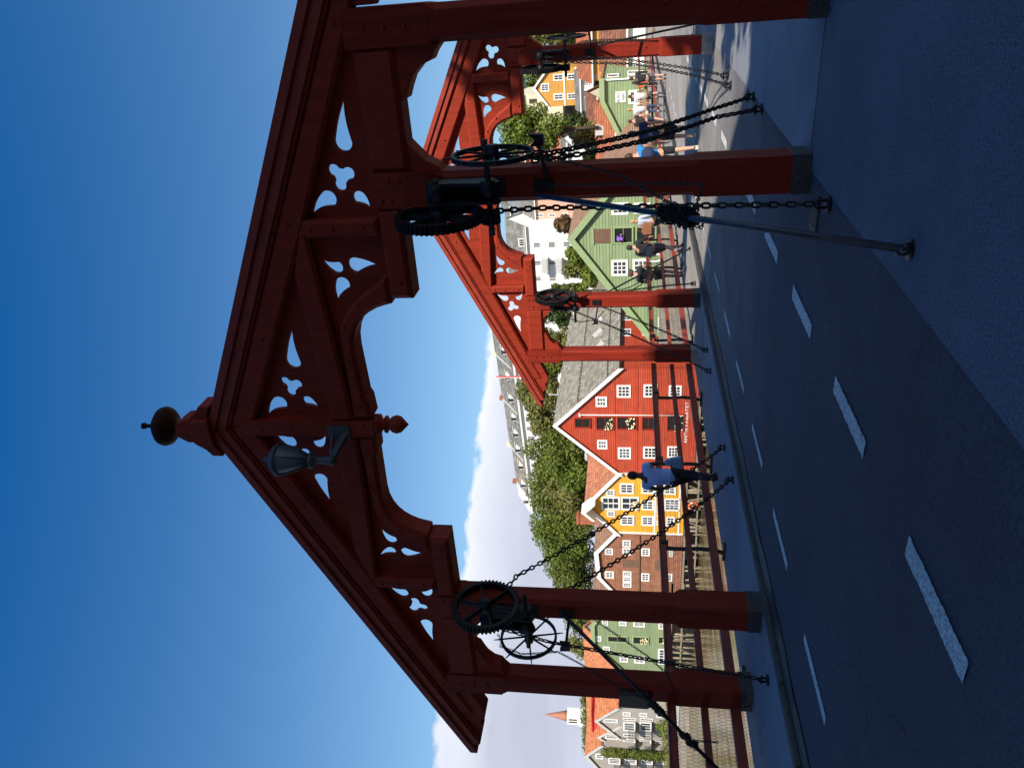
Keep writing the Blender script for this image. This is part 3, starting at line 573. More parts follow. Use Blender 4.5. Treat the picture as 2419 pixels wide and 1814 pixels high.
s1=Vector((-2.12,7.28,2.54)); e1=Vector((-1.755,4.613,.02)); stay('long bare steel stay rod from the nearest big post down to the right path',s1,e1,.026)
k1=s1.lerp(e1,.50); knot('bundle of black chain wrapped round the long steel stay in the foreground',k1,(e1-s1).normalized()*.30,260,.07)
for i in range(2): chain(['slack tail of chain hanging from the bundle on the long steel stay','second slack tail of chain beside the bundle on the long stay'][i],[k1+Vector((0,.05,.12)),k1+Vector((-.05-.03*i,-.05,-.12-.05*i)),k1+Vector((.02,-.1,-.2))],L_=.05,W=.037,r=.0058,seg=(8,5))
s2=gl(G1,-2.84,-.015,2.56); e2=gl(G1,-4.75,-1.15,.02); d2=(e2-s2)
pk=Vector((-8.75,6.66,1.35)); 
e2=s2+(pk-s2)*1.9; stay('stay rod from the left inner post of the shaded gate, running off left',s2,e2,.026,'ironpaint',False)
knot('bundle of black chain round the left stay where it crosses the outer post',s2.lerp(e2,.54),(e2-s2).normalized()*.22,150,.05)
knot('lower bundle of black chain round the left stay beside the railing',s2.lerp(e2,.72),(e2-s2).normalized()*.22,120,.06)
chain('short chain hanging from the lower bundle on the left stay',[s2.lerp(e2,.72),s2.lerp(e2,.72)+Vector((0,0,-.38))],L_=.05,W=.037,r=.0058,seg=(8,5))
# junction box on the outer left post
b=MB(); c=gl(G1,-4.34,-.04,0); b.box(c.x-.17,c.x+.1,c.y-.06,c.y+.02,1.42,1.82); b.prism([(c.x-.17,1.42),(c.x+.1,1.42),(c.x+.05,1.36),(c.x-.12,1.36)],c.y-.055,c.y+.02); o=b.build('junction_box',M['ironpaint'],bevel=.008); tag(o,'black metal box fixed to the outer left post of the shaded gate','metal box')
# --- far gate
c=gl(G2,-2.84,.17,0)
chain('upper slanting chain from left gear of the sunlit gate towards the camera',[(-7.74,17.2,3.46),(-8.02,14.32,.05)],sag=.1,seg=(10,5)); shackle((-8.02,14.32,0),'shackle on left path in front of sunlit gate, nearer the camera')
chain('lower slanting chain from left post of the sunlit gate towards the camera',[(-7.76,17.1,2.40),(-7.96,15.14,.05)],sag=.08,seg=(10,5)); shackle((-7.96,15.14,0),'shackle on left path in front of sunlit gate, nearer the post')
chain('chain slanting away behind the left inner post of the sunlit gate',[(-7.6,17.6,1.9),(-7.72,18.2,.8),(-7.94,18.82,.05)],sag=.02,seg=(10,5)); shackle((-7.94,18.82,0),'shackle on left path behind the sunlit gate')
chain('thin slack chain behind left inner post of sunlit gate, upper curve',[(-7.62,17.55,2.3),(-7.75,18.2,1.7),(-7.78,18.9,1.27)],L_=.05,W=.04,r=.007,sag=.04,seg=(8,4))
chain('thin slack chain behind left inner post of sunlit gate, lower curve',[(-7.62,17.55,1.9),(-7.75,18.2,1.5),(-7.78,18.9,1.23)],L_=.05,W=.04,r=.007,sag=.04,seg=(8,4))
stay('thin black stay behind the left inner post of the sunlit gate',(-7.66,17.52,2.38),(-7.76,20.9,.02),.022,'ironpaint')
knot('bundle of chain round the stay in front of the two walkers with tied jackets',(-7.72,18.95,1.27),(.02,.2,-.12),50,.03)
chain('slack chain hanging under left gear of the sunlit gate beside the post',[(-8.05,17.15,3.3),(-8.18,17.1,2.9),(-8.15,17.15,2.5),(-7.97,17.3,2.3)],L_=.05,W=.04,r=.007,seg=(8,4))
chain('longer chain from right gear of sunlit gate curving down to the path',[(-2.07,17.2,3.55),(-2.12,16.6,1.9),(-2.2,15.5,.75),(-2.22,14.37,.05)],sag=.015,seg=(10,5)); shackle((-2.22,14.37,0),'shackle on the right path before the sunlit gate, farther one')
chain('second chain from right gear of sunlit gate curving down to the path',[(-2.16,17.15,3.5),(-2.2,16.3,1.6),(-2.26,15.0,.62),(-2.30,13.88,.05)],sag=.015,seg=(10,5)); shackle((-2.30,13.88,0),'shackle on the right path before the sunlit gate, nearer one')
chain('thin chain hanging from right spiked wheel of the sunlit gate, outer strand',[(-1.70,16.05,2.6),(-1.72,16.2,2.0),(-1.85,16.6,1.1)],L_=.05,W=.04,r=.007,seg=(8,4))
chain('thin chain hanging from right spiked wheel of the sunlit gate, inner strand',[(-1.78,16.6,2.7),(-1.8,16.6,2.0),(-1.86,16.6,1.1)],L_=.05,W=.04,r=.007,seg=(8,4))
stay('black stay rod at right inner post of the sunlit gate',(-1.85,16.6,2.3),(-1.75,18.6,.02),.022,'ironpaint')
# small drain grate
b=MB(); x,y=atg(1713+212,300+590/2.765)
for k in range(7): b.box(x-.1,x+.1,y-.11+k*.035,y-.095+k*.035,.0,.012)
b.box(x-.12,x-.1,y-.13,y+.13,0,.013); b.box(x+.1,x+.12,y-.13,y+.13,0,.013); o=b.build('drain_grate',M['steelshoe']); tag(o,'small slotted drain grate in the path near the foot of the nearest post','drain grate')
# ============================================================ RAILINGS
M['railred']=mat('rail_red_paint',(.27,.04,.022),.5,.15,2,.2,20,streak=(4,.6,4))
def railing(label,x,y0,y1,posts,wire=True,side=-1,x1=None):
    x1=x if x1 is None else x1
    fx=lambda y:x+(x1-x)*(y-y0)/(y1-y0)
    t=thing('bridge_railing',label,'railing',(0,0,0),0,'red bridge railings')
    for z,h,d in ((1.08,.10,.12),(.64,.10,.07),(.22,.14,.10)):
        b=MB(); b.bar((fx(y0),y0,z),(fx(y1),y1,z),d,h); 
        if z>1: b.bar((fx(y0),y0,z+.06),(fx(y1),y1,z+.06),d+.04,.025)
        b.build('rail',M['railred'],t,bevel=.008)
    for y in posts:
        X=fx(y); b=MB(); pts=[(X-.16,y,.0),(X-.10,y,.18),(X-.07,y,.45),(X-.09,y,.8),(X-.085,y,1.02),(X-.03,y,1.13)]
        for i in range(len(pts)-1): b.bar(pts[i],pts[i+1],.055,.05,(0,1,0))
        b.box(X-.3,X+.06,y-.04,y+.04,-.03,.05); b.box(X-.1,X+.085,y-.035,y+.035,1.0,1.16); b.build('rail_post',M['ironpaint'],t)
    if wire:
        b=MB(); cw,ch=(.055,.08) if y1<18 else (.11,.16); r=.0013 if y1<18 else .0022; ny=int((y1-y0)/cw); nz_=int(.98/ch); X0=-.02
        def wire_(a,c_):
            b.bar((fx(a[0])+X0,a[0],a[1]),(fx(c_[0])+X0,c_[0],c_[1]),r*2,r*2)
        for i in range(ny):
            for j in range(nz_+1):
                y=y0+i*cw; z=.06+j*ch; off=(cw/2 if j%2 else 0)
                wire_((y+off,z),(y+off,z+ch*.62)); wire_((y+off,z+ch*.62),(y+off-cw/2,z+ch)); wire_((y+off,z+ch*.62),(y+off+cw/2,z+ch))
        b.build('wire_mesh',M['ironpaint'],t,fix=False)
    return t
railing('dark red railing in shade at lower left corner, before the shaded gate',-9.42,1.0,7.22,[1.2,3.6,6.05])
railing('dark red railing with bent iron posts between the two gates on the left',-9.46,7.55,17.2,[7.9,10.55,13.1,15.75])
railing('red railing beyond the sunlit gate along the left side of the bridge',-9.46,17.6,38,[18.75,21.4,24,26.7,29.4,32,34.7,37.3])
railing('far red railing curving in beside the group of pedestrians',-9.46,38,63,[40,42.7,45.3,48,50.7,53.3,56,58.7,61.3],wire=False,x1=-8.0)
t=thing('bridge_railing','thin black railing just right of the right inner post of the sunlit gate','railing',(0,0,0),0)
b=MB(); b.bar((-.95,17.9,1.05),(-.95,30,1.05),.06,.05); b.bar((-.95,17.9,.55),(-.95,30,.55),.03,.03); b.build('rail',M['ironpaint'],t)
for y in (18.0,20,22,24,26,28): 
    b=MB(); b.box(-.97,-.93,y-.02,y+.02,0,1.05); b.build('rail_post',M['ironpaint'],t)
# ============================================================ PEOPLE
def skin_mesh(name,verts,edges,radii,root=0,sub=1,smooth=True):
    me=bpy.data.meshes.new(name+'_skel'); me.from_pydata([tuple(v) for v in verts],edges,[]); o=bpy.data.objects.new(name+'_skel',me); COL.objects.link(o)
    sk=o.modifiers.new('s','SKIN'); sk.use_smooth_shade=smooth; sk.branch_smoothing=.4
    lay=me.skin_vertices[0] if me.skin_vertices else None
    if lay is None:
        bm=bmesh.new(); bm.from_mesh(me); bm.verts.layers.skin.verify(); bm.to_mesh(me); bm.free(); lay=me.skin_vertices[0]
    for i,r in enumerate(radii):
        lay.data[i].radius=r if isinstance(r,tuple) else (r,r); lay.data[i].use_root=(i==root)
    sb=o.modifiers.new('u','SUBSURF'); sb.levels=sub; sb.render_levels=sub
    dg=bpy.context.evaluated_depsgraph_get(); dg.update(); ev=o.evaluated_get(dg); m2=bpy.data.meshes.new_from_object(ev); m2.name=name
    m2.materials.clear()
    bpy.data.objects.remove(o); bpy.data.meshes.remove(me)
    m2.polygons.foreach_set('use_smooth',[True]*len(m2.polygons)); return m2
class Gph:
    def __init__(s): s.v=[];s.e=[];s.r=[]
    def add(s,p,r,parent=None):
        s.v.append(Vector(p)); s.r.append(r); i=len(s.v)-1
        if parent is not None: s.e.append((parent,i))
        return i
SKIN=mat('skin_light',(.55,.30,.2),.6,.06,5); SKIND=mat('skin_dark',(.09,.045,.028),.6,.06,5)
HAIRB=mat('hair_brown',(.06,.032,.018),.7,.25,30,.5,80); HAIRK=mat('hair_black',(.012,.01,.009),.6,.2,30,.5,80); HAIRY=mat('hair_blond',(.42,.26,.1),.6,.2,30,.5,80)
_c={}
def cm(col):
    if col not in _c: _c[col]=mat('cloth_%d'%len(_c),col,.88,.14,12,.35,35)
    return _c[col]
def person(label,loc,rz,H=1.75,skin=SKIN,hair=HAIRB,hairlen=0,top=(.1,.1,.1),sleeve='short',bottom=(.05,.05,.06),legs='long',shoe=(.04,.04,.04),stride=(.28,-.28),feetup=(0,.06),
           handL=(-.25,.08,.82),handR=(.25,.08,.82),elbL=None,elbR=None,lean=.02,headturn=0,bulk=1.0,group=None,hem=.86,look=0):
    """one walking or standing figure; local +Y is the way the body faces"""
    t=thing('person',label,'person',loc,rz,group); k=H/1.75; V=lambda x,y,z:Vector((x*k,y*k,z*k))
    pel=V(0,0,.94); sp=V(0,lean*.4,1.12); ch=V(0,lean*.8,1.32); nb=V(0,lean,1.475); nk=V(0,lean+.015,1.53); hc=V(0,lean+.03,1.63); ht=V(0,lean+.02,1.70)
    fl,fr_=stride; hipL=V(-.095,0,.9);hipR=V(.095,0,.9)
    footL=V(-.1,fl,.075+feetup[0]); footR=V(.1,fr_,.075+feetup[1])
    def knee(h,f,up): m=h.lerp(f,.5); return m+V(0,.05+.5*up,.02)
    knL=knee(hipL,footL,feetup[0]+.03); knR=knee(hipR,footR,feetup[1]+.03)
    shL=V(-.185*bulk,lean*.9,1.42); shR=V(.185*bulk,lean*.9,1.42); hL=V(*handL); hR=V(*handR)
    eL=V(*elbL) if elbL else (shL+hL)/2+V(-.03,-.06,0); eR=V(*elbR) if elbR else (shR+hR)/2+V(.03,-.06,0)
    g=Gph(); r=lambda a,b_=None:(a*k,(b_ if b_ else a)*k)
    p0=g.add(pel,r(.135*bulk,.10)); p1=g.add(sp,r(.125*bulk,.09),p0); p2=g.add(ch,r(.145*bulk,.1),p1); p3=g.add(nb,r(.075,.06),p2); p4=g.add(nk,r(.053),p3); p5=g.add(hc-V(0,0,.02),r(.073,.085),p4); p6=g.add(ht+V(0,0,.02),r(.06,.068),p5)
    for side,(sh,e,h) in ((-1,(shL,eL,hL)),(1,(shR,eR,hR))):
        a=g.add(sh,r(.055*bulk),p2); b_=g.add(e,r(.041),a); c=g.add(e.lerp(h,.92),r(.027),b_); d=(h-e).normalized(); sd=Vector((0,1,0)) if abs(d.y)<.8 else Vector((0,0,-1)); nn=d.cross(sd).normalized(); sd=nn.cross(d).normalized()
        pm=g.add(h+d*.045*k,(.034*k,.016*k),c)
        for q,(of,ln) in enumerate(((-.027,.062),(-.009,.074),(.009,.07),(.027,.052))):
            f1=g.add(h+d*(.085*k)+sd*of*k,.0085*k,pm); f2=g.add(h+d*((.085+ln*.55)*k)+sd*of*1.1*k+nn*side*-.012*k,.008*k,f1); g.add(h+d*((.085+ln*.9)*k)+sd*of*k+nn*side*-.034*k,.0065*k,f2)
        t1=g.add(h+d*.05*k+sd*.05*k,.0095*k,pm); g.add(h+d*.085*k+sd*.066*k+nn*side*-.015*k,.0085*k,t1)
    for (hp,kn,ft) in ((hipL,knL,footL),(hipR,knR,footR)):
        a=g.add(hp-V(0,0,.03),r(.088),p0); b_=g.add(kn,r(.056),a); cc=g.add(kn.lerp(ft,.35)-V(0,.015,0),r(.058),b_); c=g.add(ft+V(0,-.02,.03),r(.036),cc); g.add(ft+V(0,.1,-.045),r(.035,.025),c)
    body=link('body',skin_mesh('body',g.v,g.e,g.r,0,1),skin,t)
    # face
    f=MB(); hd=hc; 
    f.ball(hd+V(0,.085,.0),.016*k,7,5,(.8,1.2,1.4)); f.ball(hd+V(-.078,.0,.0),.022*k,7,5,(.4,.8,1.3)); f.ball(hd+V(.078,.0,.0),.022*k,7,5,(.4,.8,1.3)); f.build('nose_and_ears',skin,body)
    f=MB(); f.ball(hd+V(-.03,.078,.022),.010*k,6,4); f.ball(hd+V(.03,.078,.022),.010*k,6,4); f.build('eyes',M['darkwood'],body)
    f=MB(); f.ball(hd+V(0,.078,-.045),.018*k,6,4,(1.3,.4,.35)); f.build('mouth',SKIND,body)
    # hair: cap, or long
    f=MB(); 
    vs=[];fs=[];n=14;m=8
    for i in range(m+1):
        ph=math.pi*.62*i/m
        for q in range(n):
            a=2*math.pi*q/n; fy=math.sin(a); dip=1.0 if fy<.25 else (1-.5*(fy-.25)); p=ph*dip if fy>.25 else ph*(1.12)
            vs.append(hd+V(.084*math.sin(p)*math.cos(a),.098*math.sin(p)*math.sin(a)-.012,.018+.112*math.cos(p)))
    for i in range(m):
        for q in range(n): q2=(q+1)%n; fs.append((i*n+q,(i+1)*n+q,(i+1)*n+q2,i*n+q2))
    f.add(vs,fs,True)
    if hairlen: f.ball(hd+V(0,-.055,-.06-hairlen*.35),.075*k,10,8,(.95,.55,1+hairlen*5))
    f.build('hair',hair,t)
    # shirt or jacket
    g=Gph(); hm=V(0,0,hem)
    a0=g.add(hm,r(.165*bulk,.125)); a1=g.add(sp,r(.158*bulk,.122),a0); a2=g.add(ch+V(0,0,.02),r(.178*bulk,.135),a1); g.add(nb-V(0,0,.015),r(.115,.095),a2)
    for (sh,e,h) in ((shL,eL,hL),(shR,eR,hR)):
        b_=g.add(sh,r(.088*bulk),a2)
        if sleeve=='short': g.add(sh.lerp(e,.62),r(.068),b_)
        elif sleeve=='long': c=g.add(e,r(.058),b_); g.add(e.lerp(h,.86),r(.042),c)
        else: g.add(sh.lerp(e,.15),r(.066),b_)
    link('shirt',skin_mesh('shirt',g.v,g.e,g.r,0,1),cm(top),t)
    g=Gph(); a0=g.add(pel+V(0,0,.03),r(.155*bulk,.12))
    for (hp,kn,ft) in ((hipL,knL,footL),(hipR,knR,footR)):
        b_=g.add(hp-V(0,0,.05),r(.104),a0)
        if legs=='short': c=g.add(hp.lerp(kn,.55),r(.098),b_); g.add(hp.lerp(kn,.98),r(.088),c)
        else: c=g.add(kn,r(.075),b_); d_=g.add(kn.lerp(ft,.5),r(.068),c); g.add(ft+V(0,-.015,.06),r(.056),d_)
    link('shorts' if legs=='short' else 'trousers',skin_mesh('trousers',g.v,g.e,g.r,0,1),cm(bottom),t)
    for ft in (footL,footR):
        g=Gph(); c=g.add(ft+V(0,-.04,-.015),r(.045,.045)); g.add(ft+V(0,-.02,.06),r(.045),c); d_=g.add(ft+V(0,.07,-.035),r(.047,.034),c); g.add(ft+V(0,.15,-.045),r(.04,.026),d_)
        link('shoe',skin_mesh('shoe',g.v,g.e,g.r,0,1),cm(shoe),t)
    return t
def bag(name,label,cat,pts,r,m,group=None,strap=None):
    g=Gph(); prev=None
    for p,rr in zip(pts,r): prev=g.add(p,rr,prev)
    o=link(name,skin_mesh(name,g.v,g.e,g.r,0,2),m); 
    if strap:
        b=MB(); b.tube(strap,.012,6); b.build('strap',m,o)
    tag(o,label,cat,group); return o
# man in blue, on the left path
person('person in a loose blue T-shirt and black trousers walking along the left railing',(-8.97,11.9,0),.25,1.72,SKIND,HAIRK,0,(.40,.56,.93),'short',(.012,.012,.018),'long',(.012,.012,.014),(.32,-.30),(0,.05),handR=(.2,.30,1.12),elbR=(.27,.02,1.15),handL=(-.27,.14,.9),hem=.78,bulk=1.2)
b=MB(); b.prism([(-.15,0),(.02,-.03),(.14,.02),(.1,.2),(.02,.34),(-.06,.32),(-.12,.18)],-.04,.04,'xz'); o=b.build('carrier_bag',mat('pale_blue_bag',(.25,.38,.55),.4,.2,8,.5,20),loc=(-8.97,12.38,.68),bevel=.03); tag(o,'crumpled pale blue carrier bag held by the walker in the blue T-shirt','bag')
# two men with jackets tied round their waists
person('person in black top and grey tied jacket with grey shorts, left one beside the stay',(-9.6,23.55,0),-.1,1.76,SKIN,HAIRB,0,(.018,.018,.022),'short',(.085,.07,.065),'short',(.16,.12,.08),(.06,-.08),(0,0),handL=(-.14,.22,1.12),handR=(.2,.22,1.08),elbL=(-.3,.0,1.12),elbR=(.32,0,1.14),bulk=1.15,lean=.06)
person('person in black top and brown boots, mid-stride beside the woman with suitcase',(-8.65,23.4,0),-.3,1.80,SKIN,HAIRK,0,(.016,.016,.018),'long',(.1,.085,.08),'short',(.17,.12,.08),(.22,-.3),(0,.06),handL=(-.3,.12,1.0),handR=(.28,.2,1.05),bulk=1.2,lean=.06)
tied=mat('taupe_jacket',(.23,.19,.18),.85,.12,9,.4,20)
for (x,y,rz,lb) in ((-9.6,23.52,-.1,'grey jacket tied round the waist of the left walker'),(-8.65,23.36,-.3,'grey rucksack low on the back of the walker in brown boots')):
    o=bag('tied_jacket' if x<-9 else 'rucksack',lb,'jacket' if x<-9 else 'rucksack',[(-.12,-.16,1.14),(0,-.21,1.06),(.14,-.16,1.1),(.1,-.17,.93)],[.13,.16,.13,.13],tied); o.location=(x,y,0); o.rotation_euler=(0,0,rz)
# woman with suitcase
person('person with blond ponytail in pale blue shirt and black trousers pulling a suitcase',(-8.95,27.0,0),-.2,1.68,SKIN,HAIRY,.12,(.42,.46,.56),'long',(.03,.03,.035),'long',(.02,.02,.02),(.2,-.2),(0,.04),handR=(.3,-.05,.95),bulk=.92)
bm_=mat('tan_leather',(.27,.12,.05),.45,.2,9,.3,20)
b=MB(); b.prism([(-.2,0),(.2,0),(.24,.3),(.1,.36),(-.12,.36),(-.22,.28)],-.08,.08,'xz'); o=b.build('handbag',bm_,loc=(-9.13,26.75,.92),bevel=.03); b=MB(); b.tube([(-.15,0,.34),(-.05,.02,.52),(.08,.02,.5),(.14,0,.34)],.012,6); b.build('strap',bm_,o); tag(o,'brown leather shoulder bag carried by the blond walker with the suitcase','bag')
b=MB(); b.box(-.27,.27,-.16,.16,.08,.62); o=b.build('suitcase',mat('black_nylon',(.012,.013,.02),.7,.2,20,.3,40),loc=(-8.42,26.55,.0),bevel=.05); b=MB(); b.tube([(-.12,.1,.6),(-.12,.16,.95),(.12,.16,.95),(.12,.1,.6)],.012,6); b.build('handle',M['iron'],o)
for x in (-.2,.2):
    b=MB(); b.lathe([(.06,-.02),(.06,.02)],(x,-.12,.06),12,'x'); b.build('wheel',M['iron'],o)
tag(o,'black soft suitcase rolling behind the blond walker','suitcase')
# couple close to camera behind the thick chains
pk=[(-4.62,19.0,-.15,1.84,'tall person in bright blue top with dark shoulders and black shorts behind the thick chains'),]
person(pk[0][4],(-4.68,19.1,0),.35,1.80,SKIN,HAIRB,0,(.02,.20,.50),'short',(.012,.012,.014),'short',(.55,.6,.45),(.28,-.28),(0,.07),handL=(-.22,.1,1.0),handR=(.2,.2,1.05),bulk=1.12,lean=.05)
o=bag('backpack','dark navy backpack worn by the walker in the bright blue top','backpack',[(0,-.2,1.42),(0,-.26,1.25),(0,-.24,1.08)],[(.15,.1),(.18,.12),(.15,.1)],cm((.02,.03,.08))); o.location=(-4.68,19.1,0); o.rotation_euler=(0,0,.35)
person('dark haired person in navy top, right of the two behind the thick chains',(-4.33,19.9,0),.2,1.74,SKIN,HAIRB,.05,(.02,.035,.10),'short',(.014,.014,.016),'short',(.5,.5,.5),(-.24,.26),(.06,0),bulk=1.08)
# group of five farther along
person('person in black T-shirt and navy shorts, left one of the group of five',(-7.62,37.7,0),-.2,1.8,SKIN,HAIRB,0,(.035,.026,.024),'short',(.03,.035,.08),'short',(.3,.3,.32),(.16,-.2),(0,.04),handL=(-.3,.22,1.2),bulk=1.1,group='pedestrians walking together by the far railing')
person('person in light grey T-shirt and blue jeans walking beside the black T-shirt',(-7.45,39.6,0),-.15,1.84,SKIN,HAIRY,0,(.62,.62,.63),'short',(.045,.07,.13),'long',(.05,.05,.06),(-.12,.14),(0,0),bulk=1.05,group='pedestrians walking together by the far railing')
person('person in white T-shirt and grey shorts with dark hair, middle of the group',(-7.0,40.6,0),.1,1.8,SKIN,HAIRB,0,(.66,.65,.63),'short',(.12,.12,.12),'short',(.6,.6,.6),(.2,-.2),(0,.05),handR=(.24,.25,1.0),bulk=1.05,group='pedestrians walking together by the far railing')
person('person in a bright orange jacket carrying a dark shoulder bag in the far group',(-6.35,40.6,0),.1,1.62,SKIN,HAIRB,.08,(.75,.12,.03),'long',(.03,.03,.035),'long',(.05,.05,.05),(.1,-.1),(0,0),group='pedestrians walking together by the far railing')
person('person in black jacket and grey shorts, right one of the group of five',(-5.95,39.2,0),0,1.74,SKIN,HAIRB,0,(.02,.02,.022),'long',(.11,.12,.13),'short',(.03,.03,.03),(.1,-.12),(0,0),bulk=1.25,group='pedestrians walking together by the far railing')
o=bag('shoulder_bag','small dark shoulder bag on the walker in the orange jacket','bag',[(0,0,0),(0,0,.2)],[.11,.12],cm((.03,.03,.035))); o.location=(-6.55,40.3,.85)
o=bag('cloth_bag','pale green cloth bag between black T-shirt and jeans','bag',[(0,0,0),(0,0,.22)],[.12,.14],cm((.45,.52,.35))); o.location=(-7.5,38.9,.78)
# woman in blue jacket at the right edge
person('person in a teal blue jacket and black trousers at the right path, holding a camera',(-1.90,22.5,0),2.2,1.70,SKIN,HAIRB,.04,(.02,.17,.33),'long',(.012,.012,.014),'long',(.02,.02,.02),(.1,-.1),(0,0),handL=(-.1,.3,1.1),handR=(.12,.3,1.1),elbL=(-.25,.05,1.1),elbR=(.25,.05,1.1),bulk=1.15)
# ============================================================ BUILDINGS ON THE FAR BANK
M['tileR']=mat('orange_pantile_long',(.46,.15,.06),.7,.16,1.6,.8,tiles=(.35,.3,.03,.45,'wall'))
M['tileBR']=mat('brown_pantile_long',(.27,.11,.06),.75,.25,1.8,.8,tiles=(.35,.3,.03,.45,'wall'))
M['slateL']=mat('grey_slate_long',(.15,.145,.125),.75,.3,.8,.5,tiles=(.8,.5,.03,.6,'wall'),col2=(.24,.23,.2))
M['glass_b']=mat('window_glass_curtained',(.10,.10,.095),.3,.9,3.5,0,spec=.7); M['glass_c']=mat('window_glass_bluish',(.04,.055,.075),.06,.5,2,0,spec=1.0)
RW=random.Random(5)
def gm_(): return M[RW.choice(('glass','glass','glass_b','glass_c'))]
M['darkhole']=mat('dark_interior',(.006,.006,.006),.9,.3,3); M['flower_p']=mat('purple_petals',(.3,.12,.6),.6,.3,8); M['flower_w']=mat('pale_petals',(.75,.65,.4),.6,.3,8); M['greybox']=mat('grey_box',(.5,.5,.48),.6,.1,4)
def win(par,c0,c1,r0,r1,Y,cols=3,rows=3,fm='white',proud=.07,split=0,glass=True,y_in=.03):
    """window seen at the photo box (c: column = height, r: row = side), set on the facade plane at Y"""
    cm_=(c0+c1)/2; rm=(r0+r1)/2; Xa=at(cm_,r1,Y)[0]; Xb=at(cm_,r0,Y)[0]; Z1=at(c0,rm,Y)[1]; Z0=at(c1,rm,Y)[1]
    return win_xz(par,Xa,Xb,Z0,Z1,Y,cols,rows,fm,proud)
def win_xz(par,Xa,Xb,Z0,Z1,Y,cols,rows,fm='white',proud=.07,fw=.2):
    w_=Xb-Xa; h=Z1-Z0; fw=min(fw,w_*.19,h*.17); b=MB(); y0=Y-proud; y1=Y+.01
    b.box(Xa,Xa+fw,y0,y1,Z0,Z1); b.box(Xb-fw,Xb,y0,y1,Z0,Z1); b.box(Xa+fw,Xb-fw,y0,y1,Z1-fw,Z1); b.box(Xa+fw,Xb-fw,y0-.02,y1,Z0,Z0+fw)
    iw=w_-2*fw; ih=h-2*fw; m=min(.08,iw*.085)
    for i in range(1,cols):
        x=Xa+fw+iw*i/cols; mm=m*(1.6 if cols%2==0 and i==cols//2 else 1); b.box(x-mm/2,x+mm/2,y0+.02,Y-.012,Z0+fw,Z1-fw)
    for j in range(1,rows):
        z=Z0+fw+ih*j/rows; b.box(Xa+fw,Xb-fw,y0+.024,Y-.014,z-m/2,z+m/2)
    o=b.build('window',M[fm],par); b=MB(); b.box(Xa+fw*.9,Xb-fw*.9,Y-.008,Y+.004,Z0+fw*.9,Z1-fw*.9); b.build('pane',gm_(),o); return o
def win_side(par,X,c0,c1,r0,r1,cols=2,rows=3,fm='white'):
    """window on a wall facing +X at X"""
    def q(c,r):
        d=fwd*F_PX+upv*(1209.5-c)+rgt*(907-r); t=X/d.x; p=CAMP+d*t; return p.y,p.z
    cm_=(c0+c1)/2; rm=(r0+r1)/2; ya=q(cm_,r1)[0]; yb=q(cm_,r0)[0]; z1=q(c0,rm)[1]; z0=q(c1,rm)[1]; w_=yb-ya; fw=.12; b=MB()
    b.box(X-.01,X+.07,ya,ya+fw,z0,z1); b.box(X-.01,X+.07,yb-fw,yb,z0,z1); b.box(X-.01,X+.07,ya+fw,yb-fw,z1-fw,z1); b.box(X-.01,X+.09,ya+fw,yb-fw,z0,z0+fw)
    for i in range(1,cols): y=ya+w_*i/cols; b.box(X+.012,X+.05,y-.03,y+.03,z0+fw,z1-fw)
    for j in range(1,rows): z=z0+(z1-z0)*j/rows; b.box(X+.014,X+.046,ya+fw,yb-fw,z-.025,z+.025)
    o=b.build('window',M[fm],par); b=MB(); b.box(X-.005,X+.008,ya+fw*.9,yb-fw*.9,z0+fw*.9,z1-fw*.9); b.build('pane',gm_(),o)
def house(name,label,cat,Y,outline,base_c,depth,wall,roof,rake='white',group=None,over=.35,th=.28,ridge=None,rakew=.34):
    """gabled house, front wall in plane Y; outline = photo points from the left eave over the top to the right eave"""
    P=[at(c,r,Y) for c,r in outline]; zb=at(base_c,outline[len(outline)//2][1],Y)[1]
    t=thing(name,label,cat,(0,0,0),0,group); b=MB(); b.prism([(P[0][0],zb)]+P+[(P[-1][0],zb)],Y,Y+depth); b.build('wall',M[wall],t)
    b=MB()
    Q=list(P); a=(Vector(Q[0])-Vector(Q[1])).normalized(); e0=(Q[0][0]+a.x*over,Q[0][1]+a.y*over); a=(Vector(Q[-1])-Vector(Q[-2])).normalized(); e1=(Q[-1][0]+a.x*over,Q[-1][1]+a.y*over); Q[0]=e0;Q[-1]=e1
    up=[(x,z+th) for x,z in Q]; b.prism([(x,z+.02) for x,z in Q]+up[::-1],Y-.28,Y+depth+.3); b.build('roof',M[roof],t)
    if rake:
        b=MB()
        for i in range(len(Q)-1):
            b.prism([(Q[i][0],Q[i][1]-rakew*.6),(Q[i+1][0],Q[i+1][1]-rakew*.6),(Q[i+1][0],Q[i+1][1]+th+.05),(Q[i][0],Q[i][1]+th+.05)],Y-.38-.004*i,Y-.285)
        b.build('barge_board',M[rake],t)
    return t,P,zb
def piles(par,x0,x1,y,zt,zb,n,seed):
    rnd=random.Random(seed)
    for i in range(n):
        x=x0+(x1-x0)*(i+.5)/n+rnd.uniform(-.15,.15); yy_=y+rnd.choice((0,0,.3,1.2,2.4)); b=MB(); b.tube([(x,yy_,zb),(x+rnd.uniform(-.15,.15),yy_,zt)],[.16,.13],7,True,True); b.build('pile',M['pile'],par)
    b=MB()
    b.box(x0,x1,y-.2,y-.02,zt-.3,zt-.05); b.box(x0,x1,y-.3,y-.15,zt-1.6,zt-1.42)
    for i in range(5):
        xa=x0+(x1-x0)*rnd.random()*.8; b.bar((xa,y-.25,zb+.3),(xa+rnd.uniform(-1.5,1.5),y-.22,zt-.5),.14,.12)
    b.build('bracing',M['pile'],par)
    b=MB(); b.box(x0,x1,y+4,y+4.3,zb-.5,zt); b.build('stone_footing',M['stone'],par)
